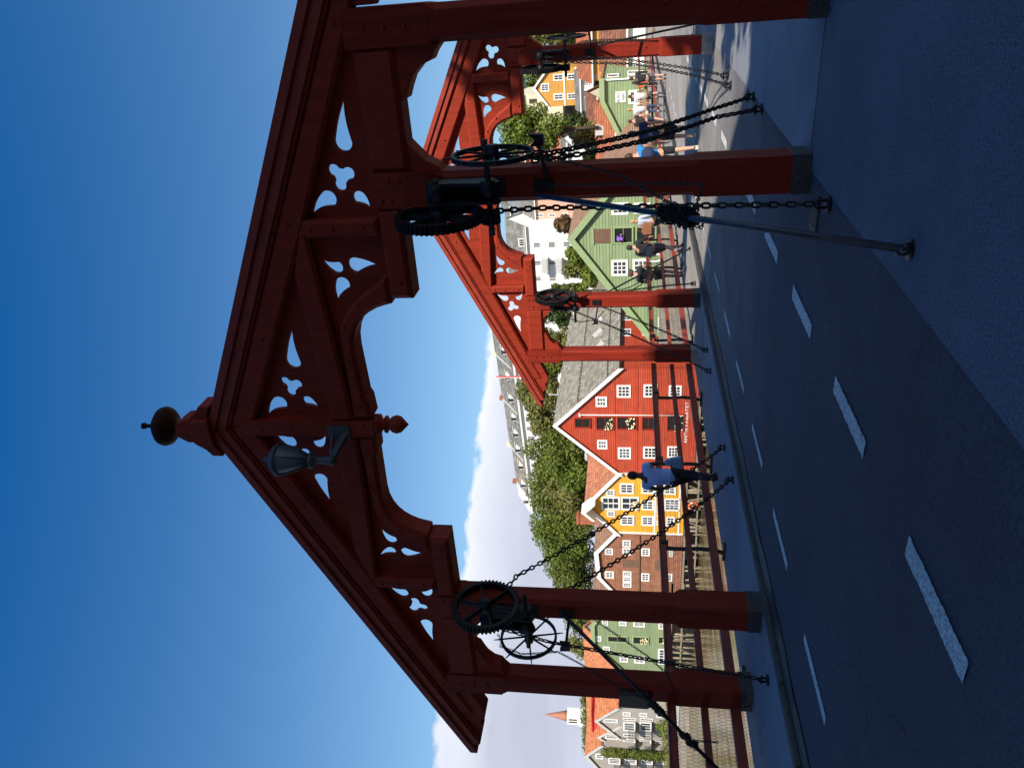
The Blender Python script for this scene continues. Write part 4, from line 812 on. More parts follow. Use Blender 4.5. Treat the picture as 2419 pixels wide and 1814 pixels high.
def text(s_,par,X,Z,Y,size,m,name='lettering',spacing=1.0,sx=1.0):
    cu=bpy.data.curves.new('txt','FONT'); cu.body=s_; cu.size=size; cu.extrude=.015; cu.align_x='CENTER'; cu.align_y='CENTER'; cu.space_character=spacing; o=bpy.data.objects.new('txt',cu); COL.objects.link(o)
    dg=bpy.context.evaluated_depsgraph_get(); me=bpy.data.meshes.new_from_object(o.evaluated_get(dg)); bpy.data.objects.remove(o); me.materials.clear()
    q=link(name,me,m,par); q.location=(X,Y,Z); q.rotation_euler=(math.pi/2,0,0); q.scale=(sx,1,1); return q
Z8=lambda x,y:(1150+x/3.318,850+y/3.318)
Z7=lambda x,y:(1250+x/3.318,400+y/3.318)
Z9=lambda x,y:(1400+x/5.184,1100+y/5.184)
R1=lambda x,y:(1050+x/2.765,1250+y/2.765)
Z10=lambda x,y:(1230+x/7.541,70+y/7.541)
Z5=lambda x,y:(900+x/2.552,300+y/2.552)
ZA=lambda x,y:(1350+x/6.531,1560+y/6.531)
def wz(par,conv,x0,x1,y0,y1,Y,**k):
    (c0,r0),(c1,r1)=conv(x0,y0),conv(x1,y1); return win(par,c0,c1,r0,r1,Y,**k)
def darkopen(par,conv,x0,x1,y0,y1,Y,trim,fl=None):
    (c0,r0),(c1,r1)=conv(x0,y0),conv(x1,y1); cm_=(c0+c1)/2; rm=(r0+r1)/2; Xa=at(cm_,r1,Y)[0]; Xb=at(cm_,r0,Y)[0]; Z1=at(c0,rm,Y)[1]; Z0=at(c1,rm,Y)[1]
    b=MB(); f=.12; b.box(Xa-f,Xa,Y-.09,Y+.01,Z0,Z1+f); b.box(Xb,Xb+f,Y-.09,Y+.01,Z0,Z1+f); b.box(Xa,Xb,Y-.092,Y+.01,Z1,Z1+f); b.box(Xa-f,Xb+f,Y-.16,Y+.01,Z0-f,Z0)
    b.box(Xa,Xb,Y-.048,Y-.012,(Z0+Z1)/2-.02,(Z0+Z1)/2+.02); o=b.build('window',M[trim],par)
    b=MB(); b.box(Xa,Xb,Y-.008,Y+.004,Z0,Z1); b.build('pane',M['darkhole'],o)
    if fl:
        b=MB(); 
        for i in range(26): b.ball((random.uniform(Xa,Xb),Y-.18+random.uniform(-.08,.05),Z0+.08+random.random()**1.4*(Z1-Z0)*.5),random.uniform(.05,.11),6,4)
        b.build('flowers',M[fl],o)
YW=70.0
# --- red wharf
H,P,zb=house('wharf_house','tall red clapboard wharf house with white gable boards and grey slate roof','house',YW,[(1463,1117),(1312.7,1002.8),(1463,872)],1647,27,'redwall','slate',group='timber wharf houses along the river')
for a in ((853,942,288,367),(865,945,627,697)): wz(H,Z8,*a,YW,cols=2,rows=3)
for a in ((1018,1128,197,295),(1027,1130,685,775),(1228,1338,192,292),(1225,1333,680,772),(1425,1527,200,290),(1413,1507,676,765)): wz(H,Z8,*a,YW,cols=3,rows=3)
for i,a in enumerate(((695,805,460,525),(863,990,450,540),(1028,1170,450,538),(1222,1310,452,542),(1420,1540,430,548))): darkopen(H,Z8,*a,YW,'gate',None if i in(0,3) else 'flower_w')
(xa,za)=at(*Z8(735,427),YW); (xb,zz)=at(*Z8(1545,427),YW); b=MB(); b.tube([(xa,YW-.12,za),(xa,YW-.12,zz)],.06,8); b.box(xa-.15,xa+.15,YW-.25,YW-.02,za,za+.2); b.build('flagpole',M['white'],H)
x,z=at(*Z8(1566,492),YW); text('ANTIKVARIATET',H,x,z,YW-.03,.5,M['white'],spacing=1.12,sx=1.28)
b=MB(); 
for i,zc in enumerate((1452,1505)): 
    x0_,z0_=P[0][0],at(zc,1000,YW)[1]; b.box(P[0][0],P[2][0],YW-.06,YW-.002,z0_-.07,z0_+.07)
b.build('string_course',M['redwall'],H)
XR=P[2][0]
def onslope(c,r,A_,B_):
    '''point where the sight line meets the roof slope through ridge A_ and eave B_ (lines running along Y)'''
    d=fwd*F_PX+upv*(1209.5-c)+rgt*(907-r); n_=Vector((A_[1]-B_[1],0,B_[0]-A_[0])); t_=(Vector((A_[0],0,A_[1]+.3))-CAMP).dot(n_)/d.dot(n_); return CAMP+d*t_
sl=(Vector((P[2][0],P[2][1]))-Vector((P[1][0],P[1][1]))).normalized()
for (zx,zy) in ((552,1190),(550,1284),(562,1384)):
    c_,r_=Z7(zx,zy); q=onslope(c_,r_,P[1],P[2]); b=MB(); b.bar((q.x-sl.x*.7,q.y,q.z-sl.y*.7+.12),(q.x+sl.x*.7,q.y,q.z+sl.y*.7+.12),.7,.16,(0,1,0)); hh=b.build('roof_hatch',M['greybox'],H)
for u in (.42,.88):
    x=P[1][0]+(P[2][0]-P[1][0])*u; z=P[1][1]+(P[2][1]-P[1][1])*u+.48; b=MB(); b.tube([(x,YW,z),(x,YW+26.5,z)],.035,5)
    for k in range(30): b.box(x-.02,x+.02,YW+.5+k*.88,YW+.56+k*.88,z-.2,z)
    b.build('snow_guard',M['ironpaint'],H)
b=MB(); b.tube([(P[2][0]+.3,YW-.3,P[2][1]-.05),(P[2][0]+.3,YW+27,P[2][1]-.05)],.09,6); b.build('gutter',M['ironpaint'],H)
for a in ((1461,1491,744,757),(1462,1491,778,794),(1517,1532,778,793),(1462,1509,817.5,825)): win_side(H,XR,*a)
piles(H,P[0][0],P[2][0],YW+.2,zb,-7,16,1)
# --- yellow wharf
H,P,zb=house('wharf_house','bright yellow wharf house with white windows and a hoist hood at its peak','house',YW,[(1458,1257),(1386,1191),(1462,1118)],1616,20,'yelwall','tile',group='timber wharf houses along the river')
for a in ((330,503,215,340),(340,510,610,725),(597,760,220,340),(597,750,420,540),(597,750,615,730),(870,1020,225,350),(900,1005,625,740)): wz(H,Z9,*a,YW,cols=3,rows=2)
for a in ((165,268,290,365),(175,275,550,620)): wz(H,Z9,*a,YW,cols=2,rows=2)
wz(H,Z9,108,335,378,535,YW,cols=2,rows=3); wz(H,Z9,345,567,380,540,YW,cols=2,rows=2); wz(H,Z9,875,1070,400,550,YW,cols=4,rows=3)
b=MB(); x,z=at(*Z9(520,470),YW)
for i in range(40): b.ball((x+random.gauss(0,.3),YW-.3+random.uniform(-.1,.1),z+random.gauss(0,.16)),random.uniform(.06,.12),6,4)
b.build('flower_box',M['flower_w'],H)
x,z=at(1392,1192,YW); b=MB(); b.prism([(x-1.15,z-.75),(x,z+.35),(x+1.15,z-.75),(x+1.15,z-.35),(x,z+.85),(x-1.15,z-.35)],YW-1.6,YW+.1); b.build('hoist_hood',M['white'],H)
for xz in (765,800+265): 
    _,z1=at(1400+xz/5.184,1190,YW); b=MB(); b.box(P[0][0]+.1,P[2][0]-.1,YW-.07,YW-.002,z1-.08,z1+.08); b.build('string_course',M['white'],H)
x,z=at(*Z9(805,500),YW); text('ING ANTIKVARIATET',H,x,z,YW-.03,.62,M['white'],sx=.95)
b=MB()
for s_ in (0,2): b.box(P[s_][0]-.1,P[s_][0]+.1,YW-.08,YW+.02,zb,P[s_][1])
b.build('corner_board',M['white'],H)
piles(H,P[0][0],P[2][0],YW+.2,zb,-7,14,2)
# life ring
x,z=at(*Z9(1228,470),YW); vs=[]; b=MB(); b.tube([(x+.5*math.cos(a),YW-.4,z+.5*math.sin(a)) for a in [k*math.pi/8 for k in range(17)]],.12,8,False); o=b.build('life_ring',mat('orange_ring',(.75,.14,.03),.5,.1,3)); 
b=MB()
for k in range(4): a=k*math.pi/2+.4; b.tube([(x+.5*math.cos(a+d_),YW-.4,z+.5*math.sin(a+d_)) for d_ in (-.12,0,.12)],.128,8,False)
b.build('white_band',M['white'],o); b=MB(); b.box(x-.07,x+.07,YW-.38,YW-.28,z-1.2,z+.5); b.build('ring_post',M['pile'],o); tag(o,'orange life ring hanging under the bright yellow wharf house','life ring')
# --- brown wharf
H,P,zb=house('wharf_house','weathered brown board wharf house with clipped gable and small white windows','house',YW,[(1454,1398),(1416,1359.5),(1409.6,1302.5),(1452,1261)],1612,18,'brownwall','tilebrown',group='timber wharf houses along the river')
for a in ((150,250,1010,1085),(365,465,910,990),(365,465,1005,1090),(595,700,1010,1100),(935,985,1020,1110),(150,260,1290,1375),(595,695,1315,1410),(870,975,1320,1410)): wz(H,Z9,*a,YW,cols=3,rows=2 if a[0]>100 else 3)
for a in ((370,475,1290,1350),(370,475,1355,1420),(370,475,1425,1485)): wz(H,Z9,*a,YW,cols=2,rows=3)
for a in ((365,560,1150,1240),(770,850,1155,1265)):
    (c0,r0),(c1,r1)=Z9(a[0],a[2]),Z9(a[1],a[3]); X0_=at((c0+c1)/2,r1,YW)[0]; X1_=at((c0+c1)/2,r0,YW)[0]; b=MB(); b.box(X0_,X1_,YW-.06,YW+.01,at(c1,r0,YW)[1],at(c0,r0,YW)[1]); b.build('loading_hatch',M['door'],H)
x0_,z1=P[0][0],at(1400+570/5.184,1320,YW)[1]; b=MB(); b.box(P[0][0]+.05,P[3][0]-.05,YW-.14,YW-.002,z1-.09,z1+.09); b.build('string_course',M['door'],H)
piles(H,P[0][0],P[3][0],YW+.2,zb,-7,16,3)
b=MB(); b.box(P[3][0]+.05,at(1500,1257,YW)[0]-.12,YW+.3,YW+5,zb,P[3][1]-.2); H2=b.build('gap_wall',M['whiterender'],H)
# --- green wharf on the left
H,P,zb=house('wharf_house','tall pale green wharf house behind the chain wheel, leftmost of the gabled wharves','house',YW,[(1489.5,1597),(1402.6,1519),(1401,1474),(1451,1400)],1582,18,'greenwall2','tilebrown',rake='greentrim',group='timber wharf houses along the river')
for a in ((1030,1070,590,625),(1140,1190,600,628),(1233,1310,600,635),(1398,1450,610,650),(1035,1082,765,800),(1145,1200,825,865),(1238,1310,828,873),(1395,1470,780,880),(985,1025,697,728)): wz(H,R1,*a,YW,cols=3 if a[3]-a[2]<60 else 5,rows=2)
for a in ((1070,1190,700,732),(1235,1330,703,745),(1400,1460,702,742)): darkopen(H,R1,*a,YW,'greentrim','flower_w' if a[0]>1200 else None)
piles(H,P[0][0],P[3][0]+2,YW+.2,zb,-7,16,4)
# --- green flower house by the bridge
YF=62.0
H,P,zb=house('gabled_house','large green clapboard house with open dark hatches and purple flowers, right beside the bridge','house',YF,[(1536,795),(1349.5,562.8),(1536,331)],1665,15,'greenwall','tilebrown',rake='greentrim',over=.5,th=.3,rakew=.5)
for a in ((645,775,710,835),(810,940,703,838),(645,780,262,357),(820,950,262,347)): wz(H,Z7,*a,YF,cols=3,rows=3)
wz(H,Z7,1010,1140,1155,1270,YF,cols=3,rows=3); wz(H,Z7,1060,1140,705,762,YF,cols=3,rows=2)
for i,a in enumerate(((670,805,460,572),(845,985,455,565))): darkopen(H,Z7,*a,YF,'greentrim',None)
(c0,r0),(c1,r1)=Z7(505,470),Z7(640,580); b=MB(); b.box(at(c0,r1,YF)[0],at(c0,r0,YF)[0],YF-.06,YF+.01,at(c1,r0,YF)[1],at(c0,r0,YF)[1]); o=b.build('loading_hatch',M['door'],H)
b=MB(); 
for ex in ((505-12,505),(640,652)): pass
b.box(at(c0,r1,YF)[0]-.12,at(c0,r0,YF)[0]+.12,YF-.1,YF+.01,at(c0,r0,YF)[1],at(c0,r0,YF)[1]+.14); b.box(at(c0,r1,YF)[0]-.12,at(c0,r0,YF)[0]+.12,YF-.1,YF+.01,at(c1,r0,YF)[1]-.14,at(c1,r0,YF)[1]); b.build('hatch_frame',M['greentrim'],H)
x,z=at(*Z7(712,540),YF); b=MB(); 
for i in range(28): b.ball((x+random.gauss(0,.14),YF-.3+random.uniform(-.1,.1),z+random.gauss(0,.13)),random.uniform(.05,.1),6,4)
o=b.build('hanging_flowers',M['flower_p']); tag(o,'basket of purple flowers hanging in the open hatch of the green house','flowers')
x,z=at(*Z7(1148,490),YF); b=MB()
for i in range(22): b.ball((x+random.gauss(0,.2),YF-.5,z+random.gauss(0,.08)),random.uniform(.05,.1),6,4)
o=b.build('flower_box',M['flower_p']); tag(o,'low box of purple flowers at the foot of the green house wall','flowers')
x,z=at(*Z7(986,692),YF); b=MB(); b.tube([(x+.34*math.cos(a),YF-.1,z+.62*math.sin(a)) for a in [k*math.pi/8 for k in range(17)]],.09,7,False); b.build('oval_sign',M['white'],H)
b=MB(); x,z=at(*Z7(790,790),YF); b.box(x-.1,x+.1,YF-.5,YF,z-.05,z+.05); b.lathe([(.05,.1),(.2,0),(.18,-.2),(.0,-.22)],(x,YF-.5,z-.1),10); b.build('wall_lamp',M['ironpaint'],H)
# stone quay under the green house and the bridge head
t=thing('quay_wall','rough stone quay wall under the green house at the end of the bridge','wall'); b=MB(); b.box(at(1500,840,60)[0],12,60.2,66,-7.4,-.75); b.build('masonry',M['stone'],t)
# --- green house with sign board
YB=78.0
H,P,zb=house('gabled_house','smaller green house with a white sign board, behind the group of pedestrians','house',YB,[(1470,330),(1424,238),(1423,190)],1585,12,'greenwall','tile',rake='greentrim',over=.2,th=.25,rakew=.3)
win(H,1485,1515,213,246,YB,cols=2,rows=2); 
(c0,r0),(c1,r1)=(1454,216.6),(1478,242.5); xa=at(1466,r1,YB)[0]; xb=at(1466,r0,YB)[0]; za=at(c1,229,YB)[1]; zt=at(c0,229,YB)[1]; b=MB(); b.box(xa,xb,YB-.08,YB,za,zt); sg=b.build('sign_board',M['white'],H)
DK=mat('sign_ink',(.12,.12,.12),.6); text('BRUNCO',sg,(xa+xb)/2,za+(zt-za)*.7,YB-.085,.30,DK,sx=.78); text('angen',sg,(xa+xb)/2,za+(zt-za)*.28,YB-.085,.34,DK,sx=.85)
xc=P[-1][0]; b=MB(); b.tube([(xc,YB-.1,P[-1][1]),(xc,YB-.1,zb)],.08,8); b.build('downpipe',M['white'],H)
for a in ((1434,1462,176,183),(1482,1520,168,175),(1482,1520,178,185)): win_side(H,xc,*a,cols=1,rows=1)
# small shops to the right
def rowhouse(name,label,Y,r0,r1,c_eave,c_base,c_ridge,wall,roof,dep=8,xr0=None,xr1=None,wins=(),group=None,**k):
    """house with its ridge parallel to the river, roof sloping up and away"""
    cm_=(c_eave+c_base)/2; Xa=at(cm_,r1,Y)[0]; Xb=at(cm_,r0,Y)[0]; ze=at(c_eave,(r0+r1)/2,Y)[1]; zb=at(c_base,(r0+r1)/2,Y)[1]; zr=at(c_ridge,(r0+r1)/2,Y+dep/2)[1]
    t=thing(name,label,'house',(0,0,0),0,group); b=MB(); b.prism([(Y,zb),(Y,ze),(Y+dep/2,zr-.1),(Y+dep,ze),(Y+dep,zb)],Xa,Xb,'yz'); b.build('wall',M[wall],t)
    s=(zr-ze)/(dep/2); b=MB(); b.prism([(Y-.4,ze-.4*s+.02),(Y+dep/2,zr+.02),(Y+dep+.4,ze-.4*s+.02),(Y+dep+.4,ze-.4*s+.27),(Y+dep/2,zr+.27),(Y-.4,ze-.4*s+.27)],Xa-.25,Xb+.25,'yz'); b.build('roof',M[roof],t)
    b=MB(); b.box(Xa-.25,Xb+.25,Y-.52,Y-.41,ze-.4*s-.02,ze-.4*s+.16); b.build('gutter',M['white'],t)
    for wi in wins: win(t,*wi,Y,**k)
    return t,Xa,Xb,ze,zb
t,Xa,Xb,ze,zb=rowhouse('shop_house','white shop house with brown tiled roof and a blue notice, right of the green house',86,40,172,1478,1560,1421,'whiterender','tileBR',9,wins=((1484,1508,88,104),(1484,1508,148,160),(1484,1508,118,130)),cols=2,rows=2)
b=MB(); x,z=at(1512,156,85.9); b.box(x-.45,x+.45,85.85,85.95,z-.55,z+.55); n_=b.build('notice_board',M['white'],t); b=MB(); b.box(x-.2,x+.1,85.8,85.85,z-.1,z+.35); b.build('notice_panel',cm((.05,.15,.4)),n_)
rowhouse('ochre_house','ochre boarded house with orange tiled roof above the white shop house',97,40,190,1397,1470,1366,'ochre','tileR',10,wins=((1447,1460,85,101),(1402,1410,176,186)),cols=2,rows=2)
rowhouse('tiled_house','low house with large orange pantile roof behind the small green house',90,258,400,1452,1520,1411,'whiterender','tileR',9)
b=MB(); x,z=at(1427,306,93); b.box(x-.5,x+.5,92.2,93.4,z-.6,z+1.0); o=b.build('roof_vent',M['greybox']); tag(o,'pale grey vent box standing on the large orange pantile roof','roof vent'); o.parent=bpy.data.objects['tiled_house']; 
for k_ in ('label','category'): del o[k_]
rowhouse('tiled_house','narrow brown tiled house with white edge boards above the orange pantile roof',101,232,316,1411,1440,1388,'cream','tileBR',8)
# hillside houses
H,P,zb=house('hill_house','ochre gabled house with five white windows on the hillside among trees',"house",125,[(1297.5,252.5),(1262.5,208.5),(1294,163)],1372,9,'ochre','tilebrown',over=.3,rakew=.25,th=.2)
for a in ((355,510,960,1110),(580,765,795,915),(825,985,785,900),(585,770,1140,1260),(830,985,1135,1245)): wz(H,Z10,*a,125,cols=2 if a[3]-a[2]<130 else 3,rows=2)
for cc in (1333.5,1361.5): z1=at(cc,210,125)[1]; b=MB(); b.box(P[0][0],P[2][0],124.9,124.998,z1-.12,z1+.12); b.build('string_course',M['white'],H)
rowhouse('veranda_house','small white house with glazed veranda below the ochre hillside house',116,176,262,1371,1402,1362,'whiterender','slateL',6,wins=((1376,1392,188,204),(1376,1392,212,230)),cols=3,rows=2)
rowhouse('cream_house','cream rendered house with brown window half hidden by leaves on the hillside',140,222,300,1236,1330,1228,'cream','slateL',8,wins=((1250,1268,234,245),),cols=2,rows=2,fm='door')
rowhouse('grey_house','dark grey house wall rising behind the leafy tree on the hillside',152,268,420,1206,1290,1200,'slate2','slateL',8)
rowhouse('salmon_house','salmon rendered house behind the leafy tree, above the nearest post guide arm',118,330,420,1241,1350,1230,'salmon','tileBR',9,wins=((1262,1274,372,382),(1290,1302,352,364),(1290,1302,380,392),(1315,1327,362,374)),cols=2,rows=2)
rowhouse('white_cottage','small white cottage with dark windows below the salmon house',104,338,404,1340,1400,1330,'whiterender','slateL',6,wins=((1352,1366,352,362),(1352,1366,376,386)),cols=2,rows=2)
# white apartment block with balconies
YA=132
t,Xa,Xb,ze,zb=rowhouse('apartment_block','white apartment block with two stacked balconies and dark mansard roof on the hill',YA,533,690,1243,1410,1203,'whiterender','slateL',9)
for a in ((915,965,695,730),(1005,1055,690,730),(1095,1145,688,725),(920,970,802,838),(1008,1058,800,835),(1098,1130,797,828),(930,970,897,932),(1010,1060,892,932),(1100,1130,893,922),(828,868,672,722)): wz(t,Z5,*a,YA if a[0]>850 else YA-.0,cols=3,rows=1)
for (x0_,x1_) in ((985,1003),(1068,1088)):
    (c0,r0),(c1,r1)=Z5(x0_,785),Z5(x1_,865); Xq=at(c0,r1,YA)[0]; Xw=at(c0,r0,YA)[0]; z0_=at(c1,r0,YA)[1]; b=MB(); b.box(Xq,Xw,YA-1.4,YA,z0_-.15,z0_); b.box(Xq,Xw,YA-1.45,YA-1.4,z0_,z0_+1.0); b.box(Xq,Xq+.05,YA-1.4,YA,z0_,z0_+1.); b.box(Xw-.05,Xw,YA-1.4,YA,z0_,z0_+1.); b.build('balcony',M['greybox'],t)
b=MB(); b.box(Xa-.1,Xb+.1,YA-.25,YA+.0,ze-.3,ze+.1); b.build('cornice',M['white'],t)
rowhouse('pink_house','pink rendered town house with narrow windows right of the white apartment block',136,470,534,1262,1400,1228,'pink','slateL',10,wins=((1264,1278,522,528),(1296,1308,522,528),(1330,1340,520,526),(1264,1284,505,513),(1296,1312,505,513),(1330,1342,503,511)),cols=2,rows=2)
rowhouse('lead_roofed_house','grey metal clad attic storey behind the pink house ridge',150,486,540,1206,1300,1196,'verdigris','slateL',6)
rowhouse('tan_tower_house','small tan tower house behind the post, with pointed grey roof',158,470,500,1196,1290,1186,'cream','slateL',6)
# long white terrace on the hill, falling away to the left
def dirpt(r,dep):
    lat=(907-r)/F_PX*dep; f2=Vector((fwd.x,fwd.y)).normalized(); r2=Vector((rgt.x,rgt.y)); p=f2*(dep/math.cos(PITCH)*1.0)+r2*lat; return p
A=dirpt(800,150); B=dirpt(1213,183); ang=math.atan2(A.y-B.y,A.x-B.x); LT=(A-B).length
terr=thing('terrace_row','long white terrace with grey slate roofs, dormers and parapets along the hilltop','terrace',(B.x,B.y,0),ang)
ze=25.9; zr=29.5; zb=8
b=MB(); b.prism([(0,zb),(0,ze),(5,zr),(10,ze),(10,zb)],0,LT,'yz'); b.build('wall',M['whiterender'],terr)
segs=[0,.10,.34,.62,.86,1.0]; cols_=['tan','tan2','s','s','s']
SLT=mat('tan_slate',(.24,.21,.16),.8,.2,1,.5,tiles=(.8,.5,.03,.6,'wall'))
for i in range(5):
    x0_,x1_=segs[i]*LT,segs[i+1]*LT; dz=[-.9,-.2,.2,.45,.6][i]; b=MB(); b.prism([(-.5,ze-.35+dz*.3),(5,zr+dz),(10.5,ze-.35),(10.5,ze),(5,zr+.3+dz),(-.5,ze+.0+dz*.3)],x0_,x1_-.05,'yz'); b.build('roof',SLT if i<2 else M['slateL'],terr)
    b=MB(); b.prism([(-.3,ze),(5,zr+dz+.2),(5,zr+dz+.6),(-.3,ze+.45)],x0_-.12,x0_+.12,'yz'); b.build('parapet',M['greybox'],terr)
    if i: b=MB(); b.box(x0_-.35,x0_+.35,4.5,5.6,zr-.5,zr+1.1+dz*.4); b.build('chimney',M['brick'] if i%2 else M['cream'],terr)
    n=max(1,int((x1_-x0_)/4.2))
    for k in range(n):
        x=x0_+(k+.5)*(x1_-x0_)/n; zz=ze+1.0+dz*.4; b=MB(); b.box(x-.65,x+.65,.6,2.6,zz-.6,zz+1.0); b.prism([(.3,zz+1.0),(3.2,zz+1.35),(3.2,zz+1.2),(.3,zz+.98)],x-.85,x+.85,'yz'); d_=b.build('dormer',M['white'],terr); b=MB(); b.box(x-.42,x+.42,.575,.6,zz-.35,zz+.8); b.build('pane',M['glass'],d_)
b=MB(); b.box(-.1,LT+.1,-.55,-.0,ze-.5,ze-.08); b.build('cornice',M['white'],terr)
k=0
for j in range(4):
    for i in range(int(LT/2.9)):
        x=1.6+i*2.9
        if k>=96: break
        k+=1; z0_=ze-2.9-j*3.1; win_xz(terr,x-.55,x+.55,z0_,z0_+1.6,0,2,2,'white',.05,.08)
# flag pole with pennant in front of the terrace
t=thing('flagpole','white flagpole with long red and white pennant before the hilltop terrace','flagpole',(at(1170,892,120)[0],120,0)); b=MB(); b.tube([(0,0,10),(0,0,at(1168,892,120)[1])],.05,8); b.build('pole',M['white'],t)
zt=at(1172,892,120)[1]; zq=at(1234,892,120)[1]; b=MB(); n=10
for i in range(n):
    z1=zt-(zt-zq)*i/n; z2=zt-(zt-zq)*(i+1)/n; x1=.08+.12*(i%2); b.box(.05,.05+x1+.12,-.03+.02*(i%2),.03+.02*(i%2),z2,z1)
b.build('pennant',cm((.6,.04,.05)),t)
# TV aerial on the red wharf roof
x,z=at(1318,932,80); t=thing('tv_aerial','thin white aerial mast on the slate roof ridge of the red wharf house','aerial',(x,80,0)); b=MB(); b.tube([(0,0,z-2.5),(0,0,z+1.2)],.035,6); b.build('mast',M['white'],t); b=MB(); b.tube([(-.9,0,z-.0),(.9,0,z-.0)],.025,6); b.build('crossbar',M['white'],t)
# chimneys on the yellow/brown roofs
for (c0,c1,r0,r1,Y,lb,m_) in ((1361,1388,1221,1238,80,'brick chimney rising behind the ridge of the yellow wharf house','brick'),(1381,1399,1073,1086,84,'small pale chimney beside the left eave of the red wharf','greybox')):
    xa=at(c0,r1,Y)[0];xb=at(c0,r0,Y)[0];z1=at(c0,r0,Y)[1]; b=MB(); b.box(xa,xb,Y,Y+1.1,z1-3.5,z1); b.box(xa-.1,xb+.1,Y-.1,Y+1.2,z1-.35,z1-.15); o=b.build('chimney',M[m_]); tag(o,lb,'chimney')
# --- grey apartments far left
YP=81.0
zw0=at(1587,1700,YP)[1]
t=thing('apartment_terrace','grey rendered riverside apartments with three pointed gables and bright orange roofs','apartments')
xr=at(1500,1560,YP)[0]; xl=at(1500,1840,YP)[0]; ze=at(1461,1660,YP)[1]; zr=at(1389,1660,YP+6)[1]
b=MB(); b.prism([(YP,zw0),(YP,ze),(YP+6,zr-.1),(YP+12,ze),(YP+12,zw0)],xl,xr,'yz'); b.build('wall',M['greyrender'],t)
s=(zr-ze)/6; M['tilebr2']=mat('bright_orange_tile_long',(.56,.2,.08),.7,.12,1.2,.6,tiles=(.4,.4,.03,.55,'wall')); b=MB(); b.prism([(YP-.3,ze-.3*s),(YP+6,zr),(YP+12.3,ze-.3*s),(YP+12.3,ze-.3*s+.3),(YP+6,zr+.3),(YP-.3,ze-.3*s+.3)],xl-.3,xr+.3,'yz'); b.build('roof',M['tilebr2'],t)
for g_ in ([(1462,1671),(1409.7,1699),(1468,1742)],[(1468,1714),(1415,1737.6),(1480,1775)],[(1423.5,1759),(1386,1782),(1450,1850)]):
    yo={1462:YP-1.2,1468:YP-.9}.get(g_[0][0],YP-1.9); Q=[at(c,r,yo) for c,r in g_]; b=MB(); zbb=zw0; b.prism([(Q[2][0],zbb),Q[2],Q[1],Q[0],(Q[0][0],zbb)],yo,YP+5); gb=b.build('gable',M['greyrender'],t)
    b=MB(); b.prism([(Q[2][0]-.2,Q[2][1]+.03),(Q[1][0],Q[1][1]+.03),(Q[0][0]+.2,Q[0][1]+.03),(Q[0][0]+.2,Q[0][1]+.3),(Q[1][0],Q[1][1]+.33),(Q[2][0]-.2,Q[2][1]+.3)],yo-.3,YP+5.2); b.build('roof',M['tilebr2'],gb)
    b=MB(); b.prism([(Q[2][0]-.2,Q[2][1]-.25),(Q[1][0],Q[1][1]-.25),(Q[0][0]+.2,Q[0][1]-.25),(Q[0][0]+.2,Q[0][1]+.34),(Q[1][0],Q[1][1]+.37),(Q[2][0]-.2,Q[2][1]+.34)],yo-.4,yo-.31); b.build('barge_board',M['greybox'],gb)
YG=YP-1.22; 
for a in ((790,915,795,850),(1050,1170,808,862),(1310,1430,820,875)): wz(t,ZA,*a,YG,cols=2,rows=2)
for a in ((795,1000,885,918),(1055,1260,890,925),(800,990,1130,1165),(1050,1230,1145,1180)): wz(t,ZA,*a,YG,cols=1,rows=3)
for a in ((500,715,900,950),(520,720,1135,1205)): wz(t,ZA,*a,YG,cols=2,rows=1)
wz(t,ZA,370,490,1435,1510,YP-1.92,cols=2,rows=1)
for j,(ya,yb,xx) in enumerate(((950,1080,(800,1050)),(1210,1300,(800,1045,1290)),(1500,1590,(570,820,1070,1300)))):
    Yq=YG if j==0 else (YP-.92 if j==1 else YP-1.92)
    for x0_ in xx:
        wz(t,ZA,x0_,x0_+185,ya,yb,Yq,cols=3,rows=1)
        (c0,r0),(c1,r1)=ZA(x0_+185,ya-10),ZA(x0_+215,yb+20); Xq=at(c0,r1,Yq)[0]; Xw=at(c0,r0,Yq)[0]; z0_=at(c0,r0,Yq)[1]; b=MB(); b.box(Xq,Xw,Yq-1.5,Yq,z0_-.18,z0_); b.box(Xq,Xw,Yq-1.5,Yq-1.46,z0_+1.0,z0_+1.06)
        for q in range(12): xq=Xq+(Xw-Xq)*q/11; b.box(xq-.02,xq+.02,Yq-1.5,Yq-1.47,z0_,z0_+1.0)
        b.build('balcony',M['ironpaint'],t)
(c0,r0),(c1,r1)=ZA(300,745),ZA(345,1070); xa=at(c0,r1,YP+2)[0]; xb=at(c0,r0,YP+2)[0]; zz=at(c0,r0,YP+2)[1]; b=MB(); b.box(xa,xb,YP+1.6,YP+4.4,zz-1.6,zz-.2); b.box(xa-.3,xb+.3,YP+1.3,YP+4.6,zz-.2,zz); b.build('dormer',cm((.5,.05,.04)),t)
t=thing('quay_wall','low pale quay wall along the foot of the grey apartments','wall'); b=MB(); z1=at(1592,1740,YP-8)[1]; b.box(-200,at(1500,1612,YP-8)[0],YP-9,YP-7,z1-.5,z1); b.build('coping',M['greybox'],t); b=MB(); b.box(-200,at(1500,1612,YP-8)[0],YP-8.9,YP-7.1,-7.5,z1-.5); b.build('masonry',M['stone'],t)
t=thing('house_block','distant orange roofed house peeping between the green wharf and grey apartments','house'); YQ=120; a0=at(1430,1600,YQ); a1=at(1430,1560,YQ); b=MB(); b.box(a0[0],a1[0],YQ,YQ+9,-5,at(1440,1580,YQ)[1]); b.build('wall',M['whiterender'],t); zq=at(1440,1580,YQ)[1]; zt_=at(1411,1580,YQ)[1]; b=MB(); b.prism([(YQ-.4,zq),(YQ+4.5,zt_),(YQ+9.4,zq)],a0[0]-.3,a1[0]+.3,'yz'); b.build('roof',M['tilebr2'],t)
